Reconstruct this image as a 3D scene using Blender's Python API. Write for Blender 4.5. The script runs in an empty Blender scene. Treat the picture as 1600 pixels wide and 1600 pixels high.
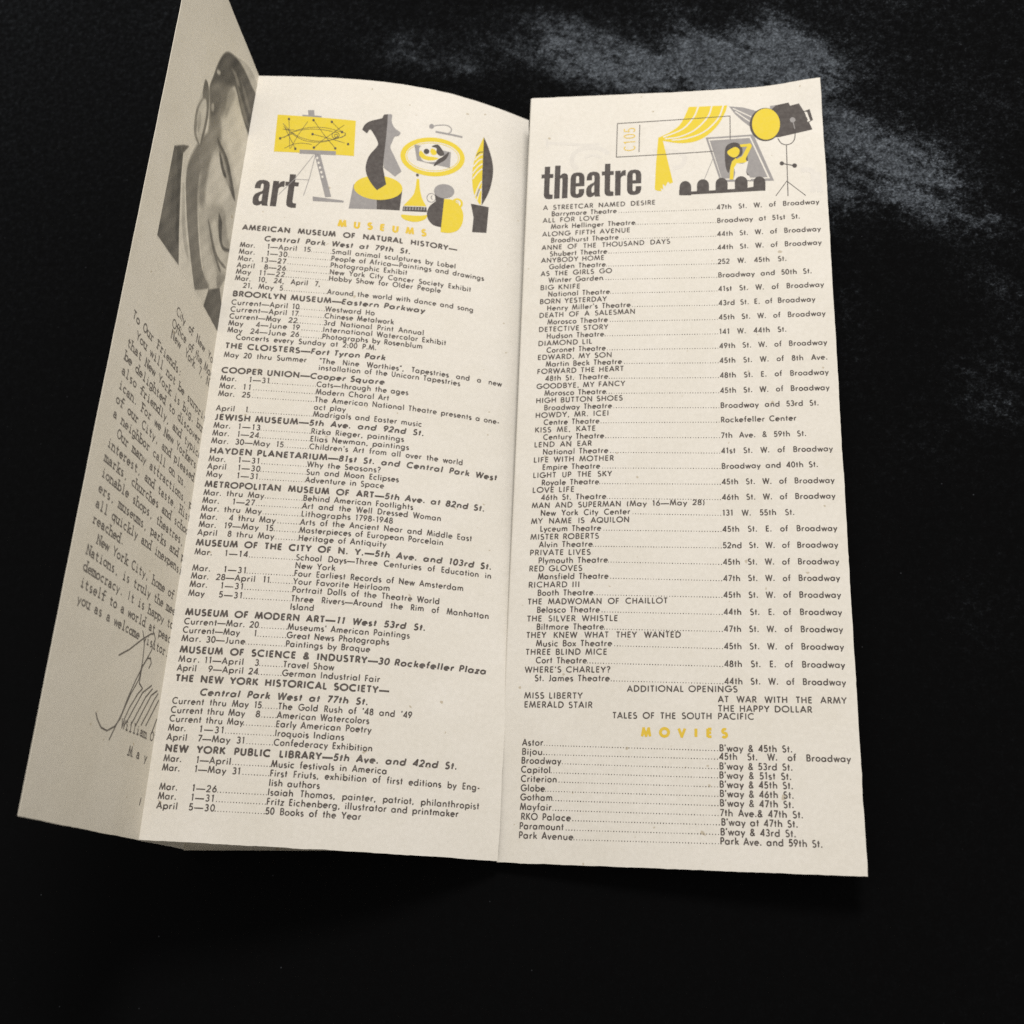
import bpy, bmesh, math, random
import numpy as np
from mathutils import Matrix, Vector
from mathutils.geometry import tessellate_polygon

random.seed(4); rng = np.random.default_rng(4)
scene = bpy.context.scene
MM = 0.001
# ------------------------------------------------------------------ camera (a phone held over the brochure)
cam_data = bpy.data.cameras.new("camera")
cam_data.sensor_width = 36.0
cam_data.lens = 36.0 * 1750.0 / 1600.0
cam_data.clip_start = 0.01; cam_data.clip_end = 50.0
cam = bpy.data.objects.new("camera", cam_data)
scene.collection.objects.link(cam)
cam.matrix_world = Matrix([[0.975428, 0.030677, 0.218173, 0.067526], [0.050649, 0.932514, -0.357564, -0.13424], [-0.214419, 0.359828, 0.908046, 0.289202], [0.0, 0.0, 0.0, 1.0]])
scene.camera = cam
cam_data.dof.use_dof = True
cam_data.dof.focus_distance = 0.292
cam_data.dof.aperture_fstop = cam_data.lens / 1.9
# ------------------------------------------------------------------ room light
world = bpy.data.worlds.new("World"); scene.world = world; world.use_nodes = True
bg = world.node_tree.nodes["Background"]
bg.inputs[0].default_value = (1.0, 0.955, 0.885, 1); bg.inputs[1].default_value = 0.545
def lamp(name, loc, target, size, power, col):
    d = bpy.data.lights.new(name, 'AREA'); d.shape = 'DISK'; d.size = size; d.energy = power; d.color = col
    o = bpy.data.objects.new(name, d); scene.collection.objects.link(o)
    o.location = loc
    o.rotation_euler = (Vector(target) - Vector(loc)).to_track_quat('-Z', 'Y').to_euler()
    return o
lamp("ceiling_lamp", (0.19, 0.44, 0.60), (0, 0.03, 0), 0.22, 4.35, (1.0, 0.965, 0.91))
scene.view_settings.view_transform = 'Standard'
scene.view_settings.look = 'None'
scene.view_settings.gamma = 1.0
scene.view_settings.use_curve_mapping = False
scene.view_settings.exposure = 0.0
scene.cycles.max_bounces = 6
scene.cycles.use_denoising = False

# ------------------------------------------------------------------ object helpers
C = scene.collection
def empty(name, label, cat, loc=(0, 0, 0)):
    o = bpy.data.objects.new(name, None); C.objects.link(o); o.location = loc
    o['label'] = label; o['category'] = cat; o.empty_display_size = .02
    return o
def mesh_obj(name, verts, faces, mats, parent=None, midx=None, smooth=False):
    me = bpy.data.meshes.new(name)
    me.from_pydata([tuple(v) for v in np.asarray(verts, float).tolist()], [], faces)
    for m in (mats if isinstance(mats, (list, tuple)) else [mats]): me.materials.append(m)
    if midx is not None: me.polygons.foreach_set('material_index', np.asarray(midx, dtype=np.int32))
    if smooth: me.polygons.foreach_set('use_smooth', np.ones(len(me.polygons), dtype=bool))
    me.update()
    o = bpy.data.objects.new(name, me); C.objects.link(o); o.parent = parent
    return o

# ------------------------------------------------------------------ materials
def nodes(name):
    m = bpy.data.materials.new(name); m.use_nodes = True
    nt = m.node_tree; nt.nodes.clear()
    return m, nt, nt.nodes.new('ShaderNodeOutputMaterial')
def N(nt, t, **kw):
    n = nt.nodes.new(t)
    for k, v in kw.items():
        if hasattr(n, k): setattr(n, k, v)
        else: n.inputs[k].default_value = v
    return n
def noise(nt, scale, detail=3.0, rough=.55):
    tc = nt.nodes.get('tc') or nt.nodes.new('ShaderNodeTexCoord'); tc.name = 'tc'
    n = nt.nodes.new('ShaderNodeTexNoise'); n.inputs['Scale'].default_value = scale
    n.inputs['Detail'].default_value = detail; n.inputs['Roughness'].default_value = rough
    nt.links.new(tc.outputs['Object'], n.inputs['Vector'])
    return n
def ramp(nt, src, a, b, ca, cb):
    r = nt.nodes.new('ShaderNodeValToRGB')
    r.color_ramp.elements[0].position = a; r.color_ramp.elements[1].position = b
    r.color_ramp.elements[0].color = (*ca, 1); r.color_ramp.elements[1].color = (*cb, 1)
    nt.links.new(src, r.inputs[0])
    return r
def mul(nt, a, b, fac=1.0):
    m = nt.nodes.new('ShaderNodeMixRGB'); m.blend_type = 'MULTIPLY'; m.inputs[0].default_value = fac
    nt.links.new(a, m.inputs[1]); nt.links.new(b, m.inputs[2])
    return m
PAPER = (0.81, 0.776, 0.722)
def paper_colour(nt, base=PAPER):
    """uncoated old stock: cloudy formation, a few fibres and foxed freckles"""
    big = noise(nt, 55, 3); fine = noise(nt, 900, 4, .7); spot = noise(nt, 420, 1, .4)
    c1 = ramp(nt, big.outputs[0], .3, .72, tuple(x * y for x, y in zip(base, (.955, .95, .93))), base)
    c2 = ramp(nt, fine.outputs[0], .25, .7, (.93, .925, .91), (1.02, 1.02, 1.02))
    c3 = ramp(nt, spot.outputs[0], .775, .80, (1, 1, 1), (.72, .67, .58))
    return mul(nt, mul(nt, c1.outputs[0], c2.outputs[0]).outputs[0], c3.outputs[0])
def finish(nt, out, col, rough=.7, bump=.12, trans=.10, spec=.25):
    p = nt.nodes.new('ShaderNodeBsdfPrincipled')
    p.inputs['Roughness'].default_value = rough
    p.inputs['Specular IOR Level'].default_value = spec
    nt.links.new(col, p.inputs['Base Color'])
    bn = noise(nt, 1500, 3, .6); wv = noise(nt, 45, 2, .5)
    b = nt.nodes.new('ShaderNodeBump'); b.inputs['Strength'].default_value = bump; b.inputs['Distance'].default_value = .0001
    nt.links.new(bn.outputs[0], b.inputs['Height'])
    b2 = nt.nodes.new('ShaderNodeBump'); b2.inputs['Strength'].default_value = .55; b2.inputs['Distance'].default_value = .0009
    nt.links.new(wv.outputs[0], b2.inputs['Height']); nt.links.new(b.outputs[0], b2.inputs['Normal'])
    nt.links.new(b2.outputs[0], p.inputs['Normal'])
    sh = p
    if trans:
        t = nt.nodes.new('ShaderNodeBsdfTranslucent'); nt.links.new(col, t.inputs['Color'])
        mx = nt.nodes.new('ShaderNodeMixShader'); mx.inputs[0].default_value = trans
        nt.links.new(p.outputs[0], mx.inputs[1]); nt.links.new(t.outputs[0], mx.inputs[2]); sh = mx
    nt.links.new(sh.outputs[0], out.inputs[0])
def paper_material(name, base=PAPER):
    m, nt, out = nodes(name)
    finish(nt, out, paper_colour(nt, base).outputs[0])
    return m
def ink_material(name, col, wear=.25):
    m, nt, out = nodes(name)
    n1 = noise(nt, 700, 4, .7)
    lo = tuple(c + (p - c) * wear for c, p in zip(col, PAPER))
    c = ramp(nt, n1.outputs[0], .38, .75, col, lo)
    finish(nt, out, c.outputs[0], rough=.6, bump=.08, trans=0, spec=.12)
    return m
M_paper = paper_material('cream_paper')
M_paper_shaded = paper_material('shaded_letter_paper', (0.79, 0.745, 0.655))  # darker, yellower copy of the cream paper: shade of these leaves painted in
INK = {
 'dark': ink_material('dark_ink', (0.074, 0.064, 0.061), .06),
 'text': ink_material('text_ink', (0.082, 0.068, 0.062), .13),
 'letter': ink_material('typewriter_ink', (0.120, 0.105, 0.092), .15),
 'grey': ink_material('grey_ink', (0.285, 0.272, 0.272), .10),
 'yellow': ink_material('yellow_ink', (0.70, 0.545, 0.042), .05),
 'pale': ink_material('pale_yellow_ink', (0.70, 0.49, 0.05), .06),
 'paper': M_paper,
 'ghost': ink_material('show_through', (0.65, 0.62, 0.575), .38),
}
INK_ORDER = ['dark', 'grey', 'yellow', 'paper', 'ghost', 'pale', 'text', 'letter']
INK_MATS = [INK[k] for k in INK_ORDER]

# ------------------------------------------------------------------ curved sheets: cubic B-spline surfaces in millimetres
def basis(t, n):
    k = np.r_[[0] * 3, np.linspace(0, 1, n - 2), [1] * 3]
    t = np.asarray(t, float)
    def B(i, p):
        if p == 0:
            lo, hi = k[i], k[i + 1]
            if hi <= lo: return np.zeros_like(t)
            m = (t >= lo) & (t < hi)
            if lo == 0: m = m | (t < 0)
            if hi == 1: m = m | (t >= 1)
            return m.astype(float)
        a = 0; b = 0
        if k[i + p] > k[i]: a = (t - k[i]) / (k[i + p] - k[i]) * B(i, p - 1)
        if k[i + p + 1] > k[i + 1]: b = (k[i + p + 1] - t) / (k[i + p + 1] - k[i + 1]) * B(i + 1, p - 1)
        return a + b
    return np.stack([B(i, 3) for i in range(n)], -1)
PW, PH = 100.0, 260.869          # page size in page units (one unit = 0.89 mm)
class Sheet:
    def __init__(s, ctrl): s.P = np.array(ctrl, float); s.nu, s.nv = s.P.shape[:2]
    curl = 0.0
    def raw(s, u, v):
        p = np.einsum('ki,kj,ijc->kc', basis(u / PW, s.nu), basis(v / PH, s.nv), s.P)
        if s.curl:      # the dog-eared upper right corner lifts a little
            a = np.clip((u - 78) / 22, 0, 1.1); b = np.clip((16 - v) / 16, 0, 1.1)
            p[:, 2] += s.curl * a * a * (3 - 2 * a) * b * b * (3 - 2 * b)
        return p
    def normal(s, u, v):
        e = .2
        n = np.cross(s.raw(u + e, v) - s.raw(u - e, v), s.raw(u, v - e) - s.raw(u, v + e))
        return n / np.linalg.norm(n, axis=1)[:, None]
    def at(s, u, v, lift=0.0):
        """page units -> metres; lift in millimetres along the front normal"""
        u = np.atleast_1d(np.asarray(u, float)); v = np.atleast_1d(np.asarray(v, float))
        return (s.raw(u, v) + s.normal(u, v) * np.reshape(lift, (-1, 1))) * MM
SHEETS = {k: Sheet(v) for k, v in {
 'theatre': [[[0.09,115.89,11.93],[0.1,96.56,11.28],[0.01,57.88,9.4],[0.03,-0.01,6.6],[-0.11,-57.85,4.66],[-0.22,-96.46,2.54],[-0.31,-115.8,1.99]],[[9.94,115.92,11.0],[9.95,96.58,10.43],[9.89,57.9,8.88],[9.91,-0.0,6.25],[9.79,-57.88,4.63],[9.65,-96.52,3.1],[9.56,-115.86,2.62]],[[29.6,115.98,9.01],[29.62,96.62,8.7],[29.69,57.96,7.88],[29.69,-0.0,5.5],[29.54,-57.95,4.43],[29.38,-96.63,4.43],[29.26,-116.01,4.39]],[[59.09,116.05,5.93],[59.19,96.72,6.32],[59.42,58.03,6.76],[59.25,-0.01,3.48],[59.36,-58.06,4.51],[58.85,-96.79,6.04],[58.8,-116.11,6.86]],[[78.82,116.15,5.16],[78.95,96.81,5.34],[79.12,58.07,5.43],[79.06,0.01,2.63],[78.97,-58.21,3.54],[78.77,-96.85,6.27],[78.69,-116.15,7.44]],[[88.7,116.22,5.05],[88.83,96.86,5.02],[88.99,58.1,4.79],[88.93,0.01,2.15],[88.85,-58.27,3.12],[88.66,-96.88,6.46],[88.59,-116.17,7.72]]],
 'art': [[[-83.83,116.2,35.35],[-83.63,96.87,36.02],[-83.14,58.1,37.08],[-83.43,0.19,34.35],[-83.6,-57.79,33.17],[-83.82,-96.38,31.93],[-84.0,-115.65,31.13]],[[-74.13,116.25,33.46],[-73.96,96.91,33.89],[-73.66,58.18,34.2],[-73.86,0.23,31.88],[-74.0,-57.77,30.74],[-74.16,-96.37,29.84],[-74.32,-115.67,29.11]],[[-54.75,116.35,29.78],[-54.57,97.01,29.7],[-54.83,58.29,28.29],[-54.73,0.32,27.05],[-54.73,-57.73,26.24],[-54.86,-96.35,25.54],[-54.93,-115.68,25.23]],[[-26.53,116.6,19.81],[-26.61,97.22,19.43],[-26.44,58.53,19.17],[-26.47,0.49,17.78],[-26.24,-57.54,17.61],[-26.36,-96.29,16.97],[-26.54,-115.66,16.46]],[[-10.65,116.71,7.64],[-10.05,97.39,8.4],[-8.83,58.73,9.89],[-9.59,0.6,7.27],[-8.68,-57.47,8.26],[-8.67,-96.27,7.99],[-8.8,-115.64,7.65]],[[-3.14,116.68,1.21],[-2.14,97.41,2.44],[-0.22,58.86,5.01],[-1.11,0.68,2.21],[0.01,-57.43,3.53],[0.13,-96.24,3.51],[0.02,-115.61,3.17]]],
 'letter': [[[-75.43,115.83,91.36],[-75.54,90.04,91.11],[-75.83,38.45,90.67],[-76.69,-39.03,89.85],[-76.56,-90.44,89.41],[-76.57,-116.25,89.19]],[[-79.29,116.13,61.95],[-79.4,90.32,61.7],[-79.41,38.76,61.21],[-79.55,-38.68,60.33],[-80.05,-90.21,59.94],[-80.11,-115.99,59.74]],[[-83.58,116.42,32.6],[-83.42,90.63,32.31],[-83.19,39.05,31.76],[-83.2,-38.35,30.92],[-83.7,-89.96,30.5],[-83.86,-115.75,30.31]],[[-87.54,116.72,3.2],[-87.4,90.93,2.92],[-87.09,39.36,2.35],[-87.08,-38.05,1.5],[-87.48,-89.7,1.08],[-87.66,-115.52,0.89]]],
}.items()}
SHEETS['theatre'].curl = 1.5

def page(name, sh, mat, parent, nu=90, nv=200, thick=.15, u0=0.0, seed=0):
    r = np.random.default_rng(seed)
    us = np.linspace(u0, PW, nu); vs = np.linspace(0, PH, nv)
    U, V = np.meshgrid(us, vs, indexing='ij')
    # guillotined edges are never dead straight
    def wob(n): return np.convolve(r.normal(0, .10, n + 8), np.ones(5) / 5, 'same')[4:-4] + r.normal(0, .02, n)
    V[:, 0] += wob(nu); V[:, -1] += wob(nu)
    U[-1] += wob(nv); U[0] += wob(nv) * .6
    u, v = U.ravel(), V.ravel()
    F = sh.at(u, v, 0.0); Bk = sh.at(u, v, -thick)
    n = nu * nv; faces = []
    ix = lambda i, j: i * nv + j
    for i in range(nu - 1):
        for j in range(nv - 1):
            a, b, c, d = ix(i, j), ix(i, j + 1), ix(i + 1, j + 1), ix(i + 1, j)
            faces.append((a, b, c, d)); faces.append((a + n, d + n, c + n, b + n))
    rim = [ix(i, 0) for i in range(nu)] + [ix(nu - 1, j) for j in range(1, nv)] + [ix(i, nv - 1) for i in range(nu - 2, -1, -1)] + [ix(0, j) for j in range(nv - 2, 0, -1)]
    o = mesh_obj(name, np.r_[F, Bk], faces, mat, parent, smooth=True)
    rv = np.r_[F[rim], Bk[rim]]; m = len(rim)
    rim_o = [(k, (k + 1) % m, (k + 1) % m + m, k + m) for k in range(m)]
    # the cut edge belongs to the same mesh, with its own vertices so that the corner stays crisp
    me = o.data; bm = bmesh.new(); bm.from_mesh(me)
    nv_ = [bm.verts.new(p) for p in rv]
    for q in rim_o:
        f = bm.faces.new([nv_[i] for i in q]); f.smooth = False
    bm.to_mesh(me); bm.free()
    return o

# ------------------------------------------------------------------ printing: flat shapes laid on a sheet
class Print:
    def __init__(s, sheet): s.sh = sheet; s.u = []; s.v = []; s.l = []; s.f = []; s.m = []; s.n = 0
    def add(s, u, v, lift, faces, mat):
        s.u.append(np.asarray(u, float)); s.v.append(np.asarray(v, float)); s.l.append(np.full(len(u), lift))
        for f in faces: s.f.append(tuple(i + s.n for i in f)); s.m.append(INK_ORDER.index(mat))
        s.n += len(u)
    def stroke(s, pts, w, lift, mat, closed=False):
        p = np.asarray(pts, float)
        if not closed and len(p) > 2:      # the pen turns a sharp corner: start a new stroke there
            d = np.diff(p, axis=0); d /= np.maximum(np.linalg.norm(d, axis=1), 1e-9)[:, None]
            cut = [i + 1 for i in range(len(d) - 1) if d[i] @ d[i + 1] < .45]
            if cut:
                for n_, (a, b) in enumerate(zip([0] + cut, cut + [len(p) - 1])):
                    q = p[a:b + 1].copy()
                    if a in cut: q[0] -= d[a] * w * .36
                    if b in cut: q[-1] += d[b - 1] * w * .36
                    s.stroke(q, w, lift + .0012 * n_, mat)
                return
        if not closed:                     # long strokes follow the bend of the sheet
            q = [p[:1]]
            for a, b in zip(p[:-1], p[1:]):
                k = max(1, int(np.linalg.norm(b - a) / 1.5) + 1)
                q.append(a + (b - a) * (np.arange(1, k + 1) / k)[:, None])
            p = np.vstack(q)
        if closed: d0 = p - np.roll(p, 1, 0); d1 = np.roll(p, -1, 0) - p
        else:
            d = np.diff(p, axis=0); d0 = np.vstack([d[:1], d]); d1 = np.vstack([d, d[-1:]])
        def nm(d):
            L = np.linalg.norm(d, axis=1); L[L == 0] = 1
            return np.stack([-d[:, 1], d[:, 0]], 1) / L[:, None]
        n0, n1 = nm(d0), nm(d1); b = n0 + n1; L = (b * b).sum(1) / 2; L = np.maximum(L, .75)
        off = b / L[:, None] * (w / 2)
        a, c = p + off, p - off; n = len(p)
        q = np.vstack([a, c])
        m = n if closed else n - 1
        s.add(q[:, 0], q[:, 1], lift, [(i, i + n, (i + 1) % n + n, (i + 1) % n) for i in range(m)], mat)
    def fill(s, pts, lift, mat, cell=2.0):
        loops = pts if isinstance(pts[0][0], (list, tuple)) else [pts]
        p = [[Vector((a, b, 0)) for a, b in lp] for lp in loops]
        tris = tessellate_polygon(p); V = [tuple(q[:2]) for lp in p for q in lp]
        out = []; stack = [tuple(t) for t in tris]; mid = {}
        while stack:
            a, b, c = stack.pop()
            e = [(math.dist(V[a], V[b]), a, b, c), (math.dist(V[b], V[c]), b, c, a), (math.dist(V[c], V[a]), c, a, b)]
            L, i, j, k = max(e)
            if L < cell: out.append((a, b, c)); continue
            key = (min(i, j), max(i, j))
            if key not in mid:
                mid[key] = len(V); V.append(((V[i][0] + V[j][0]) / 2, (V[i][1] + V[j][1]) / 2))
            h = mid[key]; stack += [(i, h, k), (h, j, k)]
        A = np.array(V)
        fs = []
        for a, b, c in out:
            cr = (A[b, 0] - A[a, 0]) * (A[c, 1] - A[a, 1]) - (A[b, 1] - A[a, 1]) * (A[c, 0] - A[a, 0])
            if abs(cr) < 1e-9: continue
            fs.append((a, b, c) if cr < 0 else (a, c, b))
        s.add(A[:, 0], A[:, 1], lift, fs, mat)
    def build(s, name, parent):
        V = s.sh.at(np.concatenate(s.u), np.concatenate(s.v), np.concatenate(s.l))
        used = sorted(set(s.m)); mp = {k: i for i, k in enumerate(used)}
        return mesh_obj(name, V, s.f, [INK_MATS[k] for k in used], parent, [mp[k] for k in s.m])

# ------------------------------------------------------------------ geometric sans letter skeletons (cap height = 1)
def A(cx, cy, rx, ry, a0, a1, n=None):
    n = n or max(4, int(abs(a1 - a0) / 24))
    t = np.radians(np.linspace(a0, a1, n + 1))
    return np.stack([cx + rx * np.cos(t), cy + ry * np.sin(t)], 1)
def P(*c): return np.array(c, float).reshape(-1, 2)
def J(*parts): return np.vstack(parts)
def O(cx, cy=.31, rx=.285, ry=.285): return ('o', A(cx, cy, rx, ry, 0, 360, 16)[:-1])
dot = lambda x, y, r=.085: ('o', A(x, y, r / 2, r / 2, 0, 360, 8)[:-1], r)
FONT = {
 ' ': (.36, []),
 'a': (.78, [O(.345), P(.63, .62, .63, 0)]), 'b': (.78, [P(.13, 1.03, .13, 0), O(.43)]),
 'c': (.62, [A(.355, .31, .285, .285, 48, 312)]), 'd': (.78, [O(.345), P(.63, 1.03, .63, 0)]),
 'e': (.70, [J(P(.07, .33, .63, .33), A(.35, .31, .285, .285, 0, 312))]),
 'f': (.40, [J(A(.36, .84, .17, .16, 75, 180), P(.19, 0)), P(.02, .59, .37, .59)]),
 'g': (.78, [O(.345), J(P(.63, .62, .63, -.02), A(.345, -.02, .285, .25, 0, -145))]),
 'h': (.72, [P(.13, 1.03, .13, 0), J(P(.13, .32), A(.365, .35, .235, .25, 180, 0), P(.60, 0))]),
 'i': (.27, [P(.135, .60, .135, 0), dot(.135, .84)]), 'j': (.27, [P(.135, .60, .135, -.28), dot(.135, .84)]),
 'k': (.60, [P(.13, 1.03, .13, 0), P(.53, .60, .15, .27), P(.27, .38, .58, 0)]),
 'l': (.27, [P(.135, 1.03, .135, 0)]),
 'm': (1.08, [P(.13, .62, .13, 0), J(P(.13, .34), A(.335, .37, .205, .23, 180, 0), P(.54, 0)), J(P(.54, .34), A(.745, .37, .205, .23, 180, 0), P(.95, 0))]),
 'n': (.72, [P(.13, .62, .13, 0), J(P(.13, .32), A(.365, .35, .235, .25, 180, 0), P(.60, 0))]),
 'o': (.70, [O(.35)]), 'p': (.78, [P(.13, .62, .13, -.30), O(.43)]), 'q': (.78, [O(.345), P(.63, .62, .63, -.30)]),
 'r': (.46, [P(.13, .62, .13, 0), J(P(.13, .30), A(.36, .35, .23, .24, 180, 70))]),
 's': (.50, [J(A(.25, .45, .16, .145, 35, 270), A(.25, .155, .18, .15, 90, -145))]),
 't': (.38, [P(.19, .90, .19, 0), P(.02, .59, .36, .59)]),
 'u': (.72, [J(P(.12, .60), A(.355, .26, .235, .25, 180, 360), P(.59, .60)), P(.59, .3, .59, 0)]),
 'v': (.56, [P(.03, .60, .28, .02, .53, .60)]), 'w': (.86, [P(.03, .60, .23, .02, .43, .58, .63, .02, .83, .60)]),
 'x': (.56, [P(.04, .60, .52, 0), P(.52, .60, .04, 0)]), 'y': (.57, [P(.03, .60, .29, .03), P(.55, .60, .16, -.30)]),
 'z': (.52, [P(.05, .57, .45, .57, .05, .03, .47, .03)]),
 'A': (.78, [P(.03, 0, .39, .97, .75, 0), P(.16, .31, .62, .31)]),
 'B': (.66, [P(.12, 0, .12, 1), J(P(.12, .96, .34, .96), A(.35, .745, .19, .215, 90, -90), P(.12, .53)), J(P(.35, .53), A(.36, .285, .23, .245, 90, -90), P(.12, .04))]),
 'C': (.88, [A(.52, .5, .45, .47, 48, 312)]), 'D': (.84, [P(.12, 0, .12, 1), J(P(.12, .96, .34, .96), A(.34, .5, .42, .46, 90, -90), P(.12, .04))]),
 'E': (.58, [P(.12, 0, .12, 1), P(.12, .95, .52, .95), P(.12, .52, .49, .52), P(.12, .05, .52, .05)]),
 'F': (.55, [P(.12, 0, .12, 1), P(.12, .95, .50, .95), P(.12, .50, .46, .50)]),
 'G': (1.0, [J(A(.52, .5, .45, .47, 45, 352), P(.965, .45, .55, .45))]),
 'H': (.80, [P(.12, 0, .12, 1), P(.68, 0, .68, 1), P(.12, .52, .68, .52)]), 'I': (.27, [P(.135, 0, .135, 1)]),
 'J': (.42, [J(P(.29, 1, .29, .24), A(.13, .2, .16, .18, 0, -120))]), 'K': (.70, [P(.12, 0, .12, 1), P(.62, 1, .14, .42), P(.27, .56, .67, 0)]),
 'L': (.52, [P(.12, 1, .12, 0), P(.12, .05, .49, .05)]), 'M': (1.0, [P(.06, 0, .22, .97, .5, .08, .78, .97, .94, 0)]),
 'N': (.86, [P(.12, 0, .12, .96, .74, .04, .74, 1)]), 'O': (1.0, [('o', A(.5, .5, .45, .47, 0, 360, 20)[:-1])]),
 'P': (.60, [P(.12, 0, .12, 1), J(P(.12, .96, .32, .96), A(.33, .70, .21, .26, 90, -90), P(.12, .44))]),
 'Q': (1.0, [('o', A(.5, .5, .45, .47, 0, 360, 20)[:-1]), P(.58, .32, .9, -.02)]),
 'R': (.64, [P(.12, 0, .12, 1), J(P(.12, .96, .32, .96), A(.33, .71, .20, .25, 90, -90), P(.12, .46)), P(.32, .46, .60, 0)]),
 'S': (.60, [J(A(.30, .735, .20, .225, 40, 270), A(.30, .26, .235, .25, 90, -150))]),
 'T': (.58, [P(.29, 0, .29, 1), P(.03, .95, .55, .95)]), 'U': (.74, [J(P(.11, 1), A(.37, .30, .26, .28, 180, 360), P(.63, 1))]),
 'V': (.74, [P(.03, 1, .37, .03, .71, 1)]), 'W': (1.08, [P(.03, 1, .29, .04, .54, .97, .79, .04, 1.05, 1)]),
 'X': (.72, [P(.04, 1, .68, 0), P(.68, 1, .04, 0)]), 'Y': (.70, [P(.03, 1, .35, .46, .67, 1), P(.35, .48, .35, 0)]),
 'Z': (.64, [P(.05, .95, .57, .95, .06, .05, .60, .05)]),
 '0': (.64, [('o', A(.32, .5, .25, .47, 0, 360, 18)[:-1])]), '1': (.46, [P(.10, .83, .27, .97, .27, 0)]),
 '2': (.62, [J(A(.31, .70, .23, .265, 165, -30), P(.05, .05, .58, .05))]),
 '3': (.60, [J(A(.28, .74, .20, .225, 150, -80), A(.28, .28, .235, .245, 80, -150))]),
 '4': (.66, [P(.48, 0, .48, .96, .06, .26, .63, .26)]), '5': (.60, [J(P(.52, .95, .17, .95, .12, .52), A(.28, .31, .245, .275, 115, -150))]),
 '6': (.62, [J(P(.44, .98), A(.31, .30, .24, .265, 150, 510, 18))]), '7': (.58, [P(.04, .95, .53, .95, .20, 0)]),
 '8': (.62, [('o', A(.31, .75, .19, .205, 0, 360, 14)[:-1]), ('o', A(.31, .28, .24, .25, 0, 360, 16)[:-1])]),
 '9': (.62, [J(P(.18, .02), A(.31, .70, .24, .265, -30, 330, 18))]),
 '.': (.28, [dot(.14, .07, .11)]), ',': (.28, [P(.17, .12, .09, -.14)]), ':': (.28, [dot(.14, .07, .11), dot(.14, .5, .11)]),
 "'": (.24, [P(.13, 1.02, .10, .74)]), '-': (.40, [P(.05, .34, .35, .34)]), '—': (1.22, [P(-.05, .34, 1.25, .34)]),
 '(': (.34, [A(.42, .42, .30, .62, 130, 230)]), ')': (.34, [A(-.08, .42, .30, .62, 50, -50)]), '?': (.54, [J(A(.26, .76, .20, .21, 165, -60), P(.26, .44, .26, .26)), dot(.26, .06, .11)]),
 '&': (.74, [J(P(.68, 0, .20, .66), A(.34, .78, .16, .17, 215, -60), P(.16, .40), A(.30, .24, .23, .21, 140, 300), P(.62, .42))]),
 '“': (.38, [P(.10, 1.02, .14, .74), P(.25, 1.02, .29, .74)]), '”': (.38, [P(.14, 1.02, .10, .74), P(.29, 1.02, .25, .74)]),
}
# style: cap height, horizontal scale, tracking, pen width, slant, ink
STYLE = {
 'b': (1.82, .96, .23, .36, 0, 'text'),      # light text
 'c': (1.74, 1.10, .28, .36, 0, 'text'),      # show titles in capitals
 'h': (1.86, 1.20, .36, .54, 0, 'text'),      # museum names, heavy
 'i': (1.86, 1.16, .36, .50, .16, 'text'),     # museum addresses, heavy italic
 'y': (2.35, 1.10, 1.6, .80, 0, 'pale'),      # spaced yellow headings
 'w': (2.5, 1.0, 0, .42, 0, 'letter'),         # typewriter
 'r': (2.75, 1.02, .22, .42, 0, 'letter'),       # letterhead
}
TYPE = {   # typewriter forms that differ from the sans
 'a': (.72, [J(P(.12, .47), A(.33, .42, .20, .18, 150, 0, 6), P(.53, .06, .66, .02)), ('o', A(.31, .175, .22, .165, 0, 360, 12)[:-1])]),
 't': (.60, [J(P(.26, .88, .26, .16), A(.40, .16, .14, .15, 180, 330, 5)), P(.06, .58, .52, .58)]),
 'r': (.62, [P(.20, .58, .20, 0), P(.04, .02, .42, .02), J(P(.20, .32), A(.42, .36, .22, .22, 180, 45, 5)), P(.06, .58, .20, .58)]),
 'l': (.50, [P(.25, 1.03, .25, .02), P(.05, .02, .47, .02), P(.10, 1.0, .25, 1.0)]),
 'i': (.50, [P(.25, .58, .25, .02), P(.05, .02, .47, .02), P(.10, .57, .25, .57), dot(.24, .86)]),
}
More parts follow.
